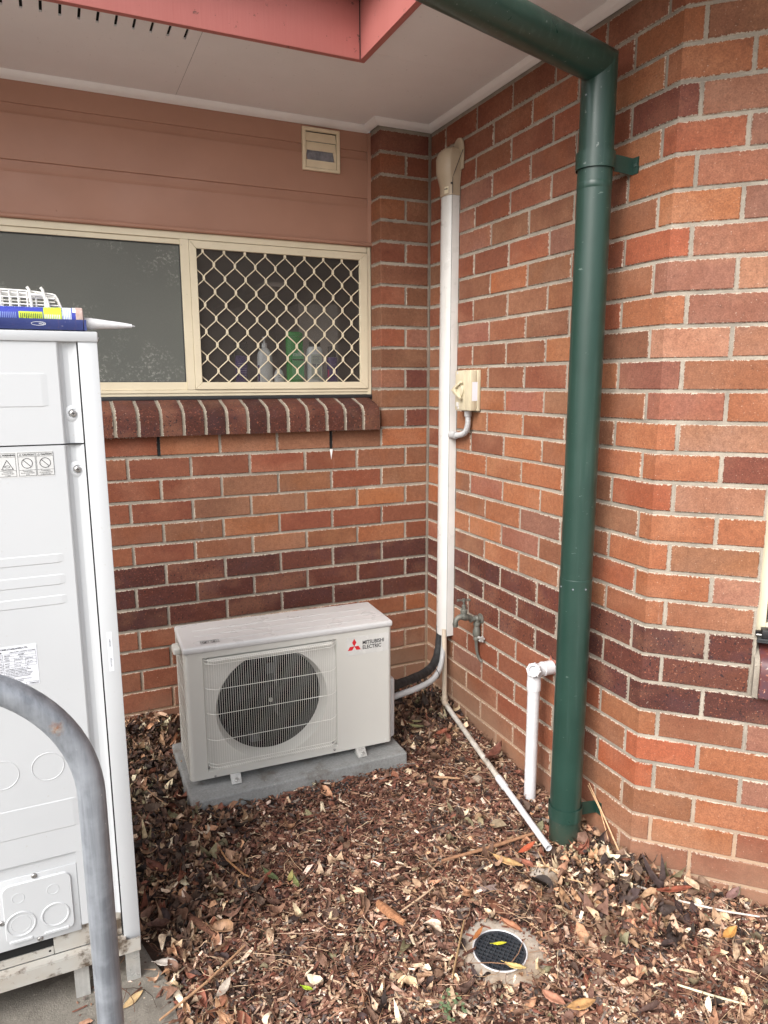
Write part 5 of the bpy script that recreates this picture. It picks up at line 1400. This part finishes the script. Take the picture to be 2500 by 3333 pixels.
# sloping end frame and long rails
for yb in (b0, b1):
    dz = .003 if yb == b1 else 0
    W((-1.78, yb, bz), (-1.509, yb, bz), r=.0019)
    W((-1.513, yb, bz+.004), (-1.520, yb, bz+.022), (-1.5345, yb, bz+.066+dz), (-1.5390, yb, bz+.0735+dz), (-1.5440, yb, bz+.075+dz), (-1.590, yb, bz+.080+dz), (-1.78, yb, bz+.084+dz), r=.0019)
    for h in (.020, .036, .052, .066): W((-1.516-h*.35, yb, bz+h), (-1.78, yb, bz+h+.003))
for k in range(14):
    x = -1.560-k*.0165; zt1 = bz+.0775+.0003*k; W((x, b0, bz), (x, b0, zt1+.002)); W((x, b1, bz), (x, b1, zt1)); W((x, b0, zt1), (x, b1, zt1))
for h in (.004, .020, .036, .052, .070): W((-1.513-h*.38, b0, bz+h), (-1.513-h*.38, b1, bz+h))
for k in range(1, 5):
    yy = b0+(b1-b0)*k/5; W((-1.509, yy, bz), (-1.520, yy, bz+.022), (-1.536, yy, bz+.072), (-1.78, yy, bz+.085))
build(mb, 'wire_frame', M_WIRE, bk)
mb = MB()
for s_ in (0, 1):
    x = -1.588+s_*.026; yy = b0-.0045
    W((x-.004, yy, bz+.088), (x, yy, bz+.083), (x+.004+.004*s_, yy, bz+.038), (x+.008+.006*s_, yy, bz+.002), r=.0030)
W((-1.585, b0-.0045, bz+.072), (-1.565, b0-.0045, bz+.0725), (-1.556, b0-.0045, bz+.066), (-1.552, b0-.0045, bz+.046), (-1.545, b0-.0045, bz+.004), r=.0028)
build(mb, 'hook_handle', M_WIRE, bk)

# ---- galvanised hoop rail in front
hp = thing('hoop_rail', 'galvanised steel hoop rail with a rust mark in the left foreground', 'rail', (-1.8255, -1.60, -.10))
# rust patch position, relative to the hoop's foot
hoop = []
hx, hz0, hr = -1.8255, .675, .275
hoop += [(hx+hr, -1.60, z) for z in (-.20, -.05, .1, .3, .5, .62)]
hoop += [(hx+math.cos(a)*hr, -1.60, hz0+math.sin(a)*hr) for a in [math.pi*i/40 for i in range(41)]]
hoop += [(hx-hr, -1.60, z) for z in (.62, .5, .3, .1, -.05, -.20)]
mb = MB(); mb.tube(hoop, .0243, 32); build(mb, 'bent_tube', M_GALV, hp)

# ============================================================ MULCH AND LITTER
rng = np.random.default_rng(11)
def Gv(x, y):
    g = -.035+.05*y-.033*x
    return g-np.where(x > .2, .3*(x-.2), 0)
def inside(x, y):
    """mulch bed: in front of the walls, off the pad, the path and the drain"""
    ok = (y < -.004) & (x > -1.62)
    ok &= np.where(y > -L, x < -.004, (x+y) < -L-.006+0*x) | ((y <= -L) & (x < -.004) & ((x+y) < -L-.006))
    ok &= ~((x > -1.238) & (x < -.440) & (y > -.660) & (y < -.225))
    dr = (x-GX)**2+(y-GY)**2
    ok &= ~((x < -1.412) & (y < -1.12) & ((np.sin(x*733.1+y*411.3)*.5+.5) > .05))
    ok &= ~((dr < .078**2) | ((dr < .116**2) & ((np.sin(x*911.3+y*517.7)*.5+.5) > .10)))
    return ok
def patchy(x, y, s, ph):
    return (np.sin(x*s+ph)*np.cos(y*s*1.3+ph*2)+np.sin((x+y)*s*.7+ph*3)+np.sin(x*s*2.1-y*s*1.7+ph))/3
def scatter(n, boxes):
    xs = []; ys = []
    tot = sum((b[1]-b[0])*(b[3]-b[2])*b[4] for b in boxes)
    for b in boxes:
        k = int(n*(b[1]-b[0])*(b[3]-b[2])*b[4]/tot); xs.append(rng.uniform(b[0], b[1], k)); ys.append(rng.uniform(b[2], b[3], k))
    x = np.concatenate(xs); y = np.concatenate(ys); m = inside(x, y); return x[m], y[m]
def rotmats(yaw, pitch, roll):
    cy_, sy_ = np.cos(yaw), np.sin(yaw); cp_, sp_ = np.cos(pitch), np.sin(pitch); cr2, sr2 = np.cos(roll), np.sin(roll)
    R = np.empty((len(yaw), 3, 3))
    R[:,0,0] = cy_*cp_; R[:,0,1] = cy_*sp_*sr2-sy_*cr2; R[:,0,2] = cy_*sp_*cr2+sy_*sr2
    R[:,1,0] = sy_*cp_; R[:,1,1] = sy_*sp_*sr2+cy_*cr2; R[:,1,2] = sy_*sp_*cr2-cy_*sr2
    R[:,2,0] = -sp_; R[:,2,1] = cp_*sr2; R[:,2,2] = cp_*cr2
    return R
def fast_mesh(name, verts, faces4, cols, mat, smooth=False, kind='stuff'):
    me = bpy.data.meshes.new(name); nv, nf = len(verts), len(faces4)
    me.vertices.add(nv); me.vertices.foreach_set('co', verts.astype(np.float32).ravel())
    me.loops.add(nf*4); me.loops.foreach_set('vertex_index', faces4.astype(np.int32).ravel())
    me.polygons.add(nf); me.polygons.foreach_set('loop_start', np.arange(0, nf*4, 4, dtype=np.int32)); me.polygons.foreach_set('loop_total', np.full(nf, 4, dtype=np.int32))
    me.polygons.foreach_set('use_smooth', np.full(nf, smooth))
    me.update(calc_edges=True)
    at = me.color_attributes.new('col', 'FLOAT_COLOR', 'POINT'); at.data.foreach_set('color', cols.astype(np.float32).ravel())
    o = link_mesh(name, me, mat); o['kind'] = kind
    return o
def pick(pal, wts, n):
    pal = np.array(pal); wts = np.array(wts, float); i = rng.choice(len(pal), n, p=wts/wts.sum()); c = pal[i]
    c = c*rng.uniform(.78, 1.36, (n, 1))*rng.uniform(.94, 1.06, (n, 3)); gmean = c.mean(1, keepdims=True); return (c*.84+gmean*.16)*1.08
# zone weights: 1 where dark curled leaf litter lies (behind the pad, in the corner), 0 on the open mulch
def litter_zone(x, y):
    a = 1/(1+np.exp(-( -x-1.20)*14))*(1/(1+np.exp(-(y+1.18)*14)))   # strip between cabinet and pad
    b = 1/(1+np.exp(-((y+.45-.25*np.maximum(0, x+.45))*12)))*(x > -.46)   # inner corner
    c = np.exp(-((x+.10)**2+(y+1.38)**2)/.05)
    return np.clip(a+b+c*.8, 0, 1)
boxes = [(-1.62, .60, -2.15, -.0, 1.0), (-1.62, 1.6, -3.2, -2.15, .25), (.60, 1.6, -2.15, -1.9, .3)]
CH_PAL = [srgb(112,76,62), srgb(84,54,44), srgb(56,40,36), srgb(146,108,86), srgb(188,156,128), srgb(222,200,174), srgb(120,76,60), srgb(48,38,35), srgb(116,104,97)]
def padheap(x, y):
    return (.030+.010*np.clip((x+1.12)*4, 0, 1))*np.exp(-np.maximum(-.655-y, 0)/.08)*(x > -1.26)*(y < -.65)*(x < -.40)
def chips(n):
    x, y = scatter(n, boxes); n = len(x)
    keep = rng.uniform(0, 1, n) > litter_zone(x, y)*.72; x, y = x[keep], y[keep]; n = len(x)
    Lh = rng.gamma(1.9, .0038, n)+.0024; Wh = Lh*rng.uniform(.06, .24, n)+.0011; Th = rng.uniform(.0005, .0022, n)
    Lh = np.minimum(Lh, .034)
    crumb = rng.uniform(0, 1, n) < .50; Lh = np.where(crumb, rng.uniform(.0018, .0050, n), Lh); Wh = np.where(crumb, Lh*rng.uniform(.25, .7, n), Wh)
    T = np.array([[-1,-1,-1],[1,-1,-1],[1,1,-1],[-1,1,-1],[-1,-1,1],[1,-1,1],[1,1,1],[-1,1,1]], float)
    P = np.repeat(T[None], n, 0)
    P[:,:,1] *= 1-.5*(P[:,:,0] > 0)*rng.uniform(0, 1, (n, 1)); P[:,:,0] += rng.uniform(-.30, .30, (n, 8)); P[:,:,1] += rng.uniform(-.45, .45, (n, 8))
    P *= np.stack([Lh, Wh, Th], 1)[:, None, :]
    R = rotmats(rng.uniform(0, 2*np.pi, n), rng.normal(0, .22, n), rng.normal(0, .36, n))
    P = np.einsum('nij,nkj->nki', R, P)
    z = Gv(x, y)-.010+rng.uniform(0, .016, n)+.006*patchy(x, y, 9, 1.)+padheap(x, y)
    P += np.stack([x, y, z], 1)[:, None, :]
    F = np.array([[4,5,6,7],[0,1,5,4],[1,2,6,5],[2,3,7,6],[3,0,4,7]])
    faces = (F[None]+(np.arange(n)*8)[:, None, None]).reshape(-1, 4)
    # red-brown fresh mulch near the pad, paler weathered chips forward
    pale = np.clip((-(y+.85))*1.6, 0, 1)*np.clip(.75+.6*patchy(x, y, 6, 2.), 0, 1)
    c = pick(CH_PAL, [30,18,6,18,8,2,18,3,9], n); c2 = pick(CH_PAL, [18,10,4,24,24,14,9,2,12], n)
    m = rng.uniform(0, 1, n) < pale; c[m] = c2[m]
    cols = np.concatenate([np.repeat(c, 8, 0), np.ones((n*8, 1))], 1)
    return fast_mesh('wood_chips', P.reshape(-1, 3), faces, cols, M_CHIP)
chips(150000)
LF_PAL = [srgb(112,84,68), srgb(86,68,58), srgb(66,55,52), srgb(152,118,90), srgb(196,168,134), srgb(222,202,172), srgb(132,80,60), srgb(124,114,86), srgb(180,134,98)]
def leafgrid(n, Ln, Wd_, curlx, curly, fold, nu=6, nv=3):
    u = np.linspace(-1, 1, nu); v = np.linspace(-1, 1, nv)
    U, Vv = np.meshgrid(u, v, indexing='ij'); U = U.ravel(); Vv = Vv.ravel()
    shape = np.clip(1-np.abs(U)**2.2, .04, 1)
    P = np.empty((n, nu*nv, 3))
    P[:,:,0] = Ln[:,None]*U[None]; P[:,:,1] = Wd_[:,None]*(shape*Vv)[None]
    P[:,:,2] = curlx[:,None]*(U**2)[None]*Ln[:,None]+fold[:,None]*np.abs(Vv*shape)[None]*Wd_[:,None]+curly[:,None]*(U*Vv)[None]*Wd_[:,None]
    P[:,:,1] += (curly*.25)[:,None]*(U**2)[None]*Wd_[:,None]
    q = [[i*nv+j, (i+1)*nv+j, (i+1)*nv+j+1, i*nv+j+1] for i in range(nu-1) for j in range(nv-1)]
    return P, np.array(q)
def leaves(n):
    x, y = scatter(n, boxes)
    keep = rng.uniform(0, 1, len(x)) < .06+.94*litter_zone(x, y)+.22*np.clip(patchy(x, y, 5, 4.)-.1, 0, 1)+.10*np.clip(-(y+1.2)*2,0,1); x, y = x[keep], y[keep]; n = len(x)
    lz = litter_zone(x, y)
    Ln = rng.gamma(2.2, .0052, n)+.0045; Ln = np.minimum(Ln, .034); Wl = Ln*rng.uniform(.24, .50, n)
    P, q = leafgrid(n, Ln, Wl, rng.normal(.0, .7, n), rng.normal(0, 1.0, n), rng.normal(.35, .9, n))
    P[:,:,2] += rng.normal(0, .0017, P.shape[:2]); P[:,:,1] += rng.normal(0, .0008, P.shape[:2]); P[:,:,0] += rng.normal(0, .0006, P.shape[:2])
    R = rotmats(rng.uniform(0, 2*np.pi, n), rng.normal(0, .38, n), rng.normal(0, .50, n))
    P = np.einsum('nij,nkj->nki', R, P)
    pileB = .030*np.exp(-((x+.06)**2+(y+1.42)**2)/.018)+.022*lz*rng.uniform(0, 1, n)+.03*np.exp(-((x+1.36)**2+(y+.02)**2)/.03)
    # leaves gather against the brick feet
    near = np.minimum(np.where(y > -L, -x, -(x+y+L)/1.414), -y)
    pileB += .022*np.exp(-np.maximum(near, 0)/.035)*rng.uniform(0, 1, n)
    z = Gv(x, y)+.002+rng.uniform(0, .010, n)+.006*patchy(x, y, 9, 1.)+pileB+padheap(x, y)
    P += np.stack([x, y, z], 1)[:, None, :]
    # nothing pokes through the brick faces
    lim = -.001
    P[:,:,0] = np.where((P[:,:,1] > -L) , np.minimum(P[:,:,0], lim), P[:,:,0]); P[:,:,1] = np.minimum(P[:,:,1], lim)
    s = P[:,:,0]+P[:,:,1]+L; over = (P[:,:,1] <= -L) & (s > -.002); P[:,:,0] = np.where(over, P[:,:,0]-(s+.002)/2, P[:,:,0]); P[:,:,1] = np.where(over, P[:,:,1]-(s+.002)/2, P[:,:,1])
    nvert = P.shape[1]
    faces = (q[None]+(np.arange(n)*nvert)[:, None, None]).reshape(-1, 4)
    c = pick(LF_PAL, [16,16,10,14,12,6,8,3,8], n); cd = pick(LF_PAL, [20,26,22,9,4,2,5,7,3], n)
    m = rng.uniform(0, 1, n) < lz*.85*np.where(y > -1.15, 1, .5); c[m] = cd[m]
    pl_ = rng.uniform(0, 1, n) < np.clip(-(y+1.1)*.9, 0, .55); cp_ = pick(LF_PAL, [13,13,10,17,18,8,8,2,12], n); c[pl_ & ~m] = cp_[pl_ & ~m]
    cols = np.concatenate([np.repeat(c, nvert, 0), np.ones((n*nvert, 1))], 1)
    return fast_mesh('leaf_litter', P.reshape(-1, 3), faces, cols, M_LEAF, True)
leaves(38000)
def fibres(n):
    """fine twigs and stalks lying over the mulch, too many to count"""
    x, y = scatter(n, boxes); n = len(x)
    Ln = rng.gamma(2.2, .012, n)+.010; Ln = np.minimum(Ln, .075); r = rng.uniform(.0004, .0011, n)
    m_ = 5; t_ = np.linspace(-1, 1, m_)
    a = rng.uniform(0, 2*np.pi, n); bend = rng.normal(0, .25, n)
    V_ = []
    for k in range(m_):
        cx_ = x+np.cos(a)*Ln*t_[k]-np.sin(a)*Ln*bend*t_[k]**2; cy2 = y+np.sin(a)*Ln*t_[k]+np.cos(a)*Ln*bend*t_[k]**2
        cz2 = Gv(x, y)+.010+.006*patchy(x, y, 9, 1.)+rng.uniform(0, .006, n)+.004*(1-t_[k]**2)
        for j in range(3):
            b = 2*math.pi*j/3; V_.append(np.stack([cx_-np.sin(a)*r*math.cos(b), cy2+np.cos(a)*r*math.cos(b), cz2+r*math.sin(b)], 1))
    V_ = np.stack(V_, 1)
    V_[:,:,0] = np.where(V_[:,:,1] > -L, np.minimum(V_[:,:,0], -.002), V_[:,:,0]); V_[:,:,1] = np.minimum(V_[:,:,1], -.002)
    q = np.array([[k*3+j, k*3+(j+1)%3, (k+1)*3+(j+1)%3, (k+1)*3+j] for k in range(m_-1) for j in range(3)])
    faces = (q[None]+(np.arange(n)*15)[:, None, None]).reshape(-1, 4)
    c = pick([srgb(110,74,58), srgb(170,132,100), srgb(208,176,140), srgb(70,50,44)], [6,4,1.5,2], n)
    cols = np.concatenate([np.repeat(c, 15, 0), np.ones((n*15, 1))], 1)
    return fast_mesh('twig_litter', V_.reshape(-1, 3), faces, cols, M_CHIP, True)
fibres(5200)

# single sticks and leaves one can point at
def stick(name, label, P, r, c, group=None, flat=1., cat='stick'):
    P = [Vector(p) for p in P]; mid = P[len(P)//2]
    Q = []
    for i in range(len(P)-1):
        for k in range(4): Q.append(P[i].lerp(P[i+1], k/4))
    Q.append(P[-1])
    n = len(Q); rs = [r*(.75+.35*math.sin(math.pi*(i+1)/(n+1)))*(1+random.uniform(-.08, .08)) for i in range(n)]
    mb = MB(); mb.tube(Q, rs, 8, True, True, flat)
    o = build(mb, name, paint('wood_'+name+str(random.randint(0, 999)), c, tuple(q*.6 for q in c), rough=.8, nscale=50, bump=.4, bd=.001), loc=mid)
    return tag(o, label, cat, group)
def g(x, y, h=.014): return (x, y, G(x, y)+h)
stick('flat_stick', 'flat pale wooden stick beside the round drain', [g(-.625,-1.404,.020), g(-.686,-1.478,.020), g(-.748,-1.552,.018)], .0068, srgb(205,170,125), flat=.35)
stick('long_stick', 'long brown split stick lying in front of the drain tube end', [g(-.560,-1.157,.014), g(-.38,-1.165,.020), g(-.206,-1.160,.022)], .0050, srgb(160,118,88))
stick('curved_straw', 'bleached curved straw near the splayed wall on the right', [g(.018,-1.565,.016), g(.10,-1.650,.024), g(.185,-1.708,.024)], .0030, srgb(215,205,195))
stick('straw', 'grey white straw under the splayed corner', [g(-.101,-1.421,.018), g(-.06,-1.480,.022), g(-.017,-1.527,.020)], .0032, srgb(200,190,180))
stick('straw', 'greenish white straw on the open mulch at lower right', [g(-.216,-1.783,.014), g(-.16,-1.845,.018), g(-.102,-1.893,.016)], .0028, srgb(225,215,180))
stick('bark_strip', 'short straight bark strip lying mid-mulch left of the drain tube', [g(-.364,-.744,.016), g(-.32,-.768,.018), g(-.274,-.788,.016)], .0038, srgb(190,150,115))
stick('bent_twig', 'bent ochre twig on the mulch left of centre', [g(-1.20,-.825,.020), g(-1.185,-.93,.026), g(-1.15,-1.0,.018), g(-1.108,-1.043,.014)], .0028, srgb(170,125,85))
stick('long_twig', 'long thin brown twig reaching from the path edge over the mulch', [g(-1.446,-1.404,.022), g(-1.33,-1.345,.024), g(-1.209,-1.259,.018)], .0030, srgb(185,145,110))
stick('thin_twig', 'thin twig in the dark leaves beside the tall cabinet', [g(-1.381,-.446,.030), g(-1.34,-.55,.032), g(-1.285,-.630,.022)], .0018, srgb(170,135,105))
stick('thin_twig', 'thin pale twig left of the flat stick', [g(-.77,-1.301,.016), g(-.70,-1.28,.020), g(-.64,-1.254,.018)], .0026, srgb(205,175,145))
stick('curled_twig', 'thin curled twig in front of the downpipe foot', [g(-.247,-1.236,.018), g(-.27,-1.30,.024), g(-.25,-1.37,.024), g(-.19,-1.42,.020)], .0020, srgb(200,165,125))
stick('dry_stem', 'dry stem arching down over the lower downpipe bracket', [(-.010,-1.19,.085), (-.014,-1.265,.020), (-.020,-1.33,-.035), (-.030,-1.395,-.080)], .0022, srgb(215,175,135))
stick('dry_stem', 'shorter dry stem hooked beside the lower downpipe bracket', [(-.010,-1.185,.075), (-.012,-1.250,.025), (-.012,-1.285,-.035), (-.016,-1.31,-.075)], .0018, srgb(205,165,125))
def shard(label, a, b, wd, th, c):
    a = Vector(a); b = Vector(b); d_ = (b-a); n_ = Vector((-d_.y, d_.x, 0)).normalized(); m = (a+b)/2; rings = []
    K = 9
    for i in range(K):
        u = i/(K-1); p = a+d_*u; w1 = wd*(.35+.65*math.sin(math.pi*min(1, .15+u*.85)))*random.uniform(.8, 1.15); w2 = wd*(.35+.65*math.sin(math.pi*min(1, .15+u*.85)))*random.uniform(.8, 1.15); h = th*random.uniform(.7, 1.1)
        rings.append([p-n_*w1+Vector((0,0,-th)), p+n_*w2+Vector((0,0,-th)), p+n_*w2*.8+Vector((0,0,h*.6)), p+n_*random.uniform(-.2,.3)*wd+Vector((0,0,h)), p-n_*w1*.9+Vector((0,0,h*.4))])
    mb = MB(); mb.loft(rings, True, True, False)
    t_ = NT('split_wood'); gr = t_.noise(1., 4, .7, stretch=(90, 90, 260) if abs(d_.x) < 0 else (60, 220, 60)); cc = t_.mix(t_.ramp(gr, .35, .65), c, tuple(q*.5 for q in c)); t_.base(cc); t_.set(Roughness=.9); t_.bump(gr, .9, .002)
    return tag(build(mb, 'wood_shard', t_.m, loc=m), label, 'wood shard')
shard('broad splintered wood shard at the left of the open mulch', g(-1.340,-1.090,.022), g(-1.275,-1.205,.024), .010, .006, srgb(112,74,56))
shard('chunky orange brown wood shard above the flat stick', g(-.822,-1.250,.020), g(-.785,-1.350,.022), .013, .007, srgb(176,124,88))
stick('thin_twig', 'thin twig looping across the black drain grate', [(GX-.10,GY-.015,GZ+.012), (GX-.045,GY-.03,GZ+.005), (GX-.005,GY-.055,GZ+.005), (GX+.035,GY-.035,GZ+.006), (GX+.075,GY-.005,GZ+.012)], .0012, srgb(150,115,90))
def leaf(label, a, b, wd, c, lift=.020, curl=.25, fold=.3, twist=.0, name='fallen_leaf'):
    a = Vector((a[0], a[1], 0)); b = Vector((b[0], b[1], 0)); m = (a+b)/2; d_ = (b-a); Lh = d_.length/2; yaw = math.atan2(d_.y, d_.x)
    nu, nv = 13, 7; vs = []; fs = []
    for i in range(nu):
        u = -1+2*i/(nu-1); sh_ = max(.03, (1-abs(u)**2.0))*(1+.05*math.sin(i*2.3))
        for j in range(nv):
            v_ = -1+2*j/(nv-1)
            x = u*Lh; y_ = v_*wd*sh_+.10*wd*math.sin(u*3); z = curl*u*u*Lh+fold*abs(v_)*wd*sh_+twist*u*v_*wd+.0006*math.sin(i*2.7+j*1.9)
            vs.append((x, y_, z))
    for i in range(nu-1):
        for j in range(nv-1): fs.append((i*nv+j, (i+1)*nv+j, (i+1)*nv+j+1, i*nv+j+1))
    mb = MB(); cs, sn = math.cos(yaw), math.sin(yaw); z0 = G(m.x, m.y)+lift
    mb.add([(m.x+x*cs-y_*sn, m.y+x*sn+y_*cs, z0+z) for x, y_, z in vs], fs, True)
    mb.tube([(m.x-Lh*cs*1.0, m.y-Lh*sn*1.0, z0+curl*Lh), (m.x-Lh*cs*1.25, m.y-Lh*sn*1.25, z0+curl*Lh*1.2)], .0008, 5)
    t_ = NT('leaf_skin'); tc = t_.coord(); 
    vein = t_.noise(1., 3, .6, stretch=(260, 40, 60)); f = t_.noise(45, 4, .6)
    cc = t_.mix(t_.ramp(f, .38, .66), c, tuple(q*.55 for q in c)); cc = t_.mix(t_.math('MULTIPLY', t_.ramp(vein, .55, .75), .25), cc, tuple(min(1, q*1.5) for q in c))
    t_.base(cc); t_.set(Roughness=.55); t_.bump(vein, .5, .001)
    o = build(mb, name, t_.m, loc=(m.x, m.y, z0)); sol = o.modifiers.new('thickness', 'SOLIDIFY'); sol.thickness = .0005
    return tag(o, label, 'leaf')
leaf('bright orange red leaf by the open end of the drain tube', (-.324,-1.232), (-.237,-1.208), .011, srgb(190,95,65), .026, .15)
leaf('tan wavy leaf left of the orange red leaf', (-.400,-1.200), (-.345,-1.290), .016, srgb(205,165,115), .020, .2)
leaf('short pinkish brown leaf under the orange red leaf', (-.323,-1.252), (-.312,-1.298), .013, srgb(165,105,85), .022, .1)
leaf('long red brown leaf lying against the foot of the splayed wall', (-.035,-1.518), (.090,-1.560), .013, srgb(150,85,65), .028, .12)
leaf('pale cream oval leaf on top of the red brown leaf by the splayed wall', (.098,-1.520), (.086,-1.578), .015, srgb(215,190,160), .036, .15)
leaf('mauve grey pointed leaf at the right foot of the splayed wall', (.139,-1.628), (.216,-1.614), .013, srgb(140,110,105), .030, .25)
leaf('golden curled leaf on the open mulch at far right', (.012,-1.728), (.082,-1.715), .014, srgb(200,150,85), .020, .35, .6)
leaf('small bright yellow leaf lying on the drain grate', (-.590,-1.492), (-.551,-1.506), .0055, srgb(210,205,60), .0115, .1, .15)
leaf('thin rusty leaf curled on the back left of the drain rim', (-.640,-1.472), (-.585,-1.440), .007, srgb(170,110,65), .016, .2, .5)
leaf('tan folded leaf across the back right of the drain rim', (-.525,-1.432), (-.499,-1.506), .012, srgb(175,120,90), .022, .15, .5)
leaf('yellow cream leaf over the front edge of the drain grate', (-.598,-1.562), (-.556,-1.604), .0095, srgb(220,190,125), .016, .2, .3)
leaf('white grey oval leaf at the edge of the concrete path', (-1.436,-1.228), (-1.381,-1.256), .013, srgb(205,195,185), .018, .1)
leaf('whitish curled leaf on the mulch at the bottom left', (-1.314,-1.400), (-1.269,-1.355), .012, srgb(200,185,170), .022, .3)
leaf('dull green leaf left of the mulch centre', (-1.092,-1.003), (-1.064,-1.075), .010, srgb(95,105,70), .022, .2)
leaf('small olive leaf right of the dull green leaf', (-1.015,-1.062), (-1.018,-1.123), .008, srgb(130,135,85), .020, .3)
leaf('pale olive leaf standing between the two greener leaves', (-1.041,-1.094), (-1.014,-1.050), .008, srgb(165,155,95), .024, .4)
leaf('tiny lime green leaf near the bottom of the mulch', (-1.112,-1.436), (-1.090,-1.460), .006, srgb(165,190,50), .020, .15)
leaf('beige spotted leaf on the concrete path beside the hoop rail', (-1.525,-1.325), (-1.470,-1.290), .011, srgb(205,175,130), .0035, .1, .15)
leaf('large crumpled tan leaf by the left wood shard', (-1.295,-1.170), (-1.230,-1.215), .022, srgb(165,128,98), .024, .4, .7, .5)
leaf('large crumpled brown leaf just in front of the pad corner', (-1.190,-.680), (-1.135,-.750), .020, srgb(150,115,90), .026, .4, .5, .4)
leaf('maroon brown leaf in the litter beside the cabinet', (-1.412,-.850), (-1.370,-.935), .016, srgb(110,65,50), .030, .2, .4)
leaf('pale brown leaf in the litter left of the pad', (-1.310,-.455), (-1.250,-.400), .016, srgb(170,145,120), .030, .2)
leaf('sage green leaf in the inner corner by the tube', (-.300,-.400), (-.250,-.450), .013, srgb(140,140,100), .040, .3)
leaf('second sage leaf, narrower, touching the first in the corner', (-.275,-.375), (-.235,-.400), .009, srgb(155,150,110), .040, .3)
leaf('brick red leaf in the corner beside the drain tube', (-.235,-.520), (-.165,-.495), .014, srgb(150,90,70), .040, .3, .5)
leaf('big dark red brown curled leaf by the side wall behind the tube', (-.150,-.765), (-.030,-.700), .018, srgb(115,72,60), .040, .4, .8, .6)
leaf('large golden tan leaf near the bottom edge below the drain', (-.535,-1.738), (-.455,-1.752), .015, srgb(195,150,100), .022, .15)
leaf('pink tan lobed leaf right below the drain collar', (-.560,-1.672), (-.535,-1.735), .015, srgb(190,135,110), .022, .2)
mb = MB(); mb.lathe((-.283,-1.318,G(-.283,-1.318)-.004), (0,0,1), [(.050,-.02),(.052,.006),(.044,.013),(.020,.017),(.001,.018)], 18)
o = build(mb, 'half_buried_stone', M_COLLAR, loc=(-.283,-1.318,-.09)); tag(o, 'flat grey stone half buried in front of the downpipe foot', 'stone')
mb = MB(); mb.lathe((-.205,-.800,G(-.205,-.800)+.004), (.2,.1,1), [(.018,-.012),(.020,.002),(.015,.011),(.001,.015)], 12)
o = build(mb, 'small_stone', M_COLLAR, loc=(-.205,-.80,-.04)); tag(o, 'small round stone beside the drain tube under the curled leaf', 'stone')
# a little green weed at the bottom of the picture
wd_ = thing('weed_sprout', 'tiny green weed sprouting at the bottom edge below the drain', 'weed', (-.80,-1.62,G(-.80,-1.62)))
mb = MB(); random.seed(3)
for k in range(26):
    a = random.uniform(0, 6.28); r_2 = random.uniform(.003, .042); cx_, cy2 = -.80+math.cos(a)*r_2, -1.62+math.sin(a)*r_2; zz2 = G(cx_, cy2)+random.uniform(.014, .028); s_ = random.uniform(.0030, .0055); b = random.uniform(0, 6.28)
    mb.add([(cx_+math.cos(b+i*math.pi/3)*s_*(1 if i % 3 else 1.6), cy2+math.sin(b+i*math.pi/3)*s_*(1 if i % 3 else 1.6), zz2+.001*math.sin(i*2)) for i in range(6)], [(0,1,2,3,4,5)])
build(mb, 'leaves', paint("weed_green", (.10,.16,.07), (.14,.18,.10), rough=.6, nscale=40), wd_)
mb = MB()
for k in range(6):
    a = k*1.05; mb.tube([(-.80,-1.62,G(-.8,-1.62)+.006), (-.80+math.cos(a)*.02,-1.62+math.sin(a)*.02,G(-.8,-1.62)+.02), (-.80+math.cos(a)*.038,-1.62+math.sin(a)*.038,G(-.8,-1.62)+.018)], .0006, 5)
build(mb, 'stems', paint("weed_stem", (.16,.16,.08), rough=.6), wd_)
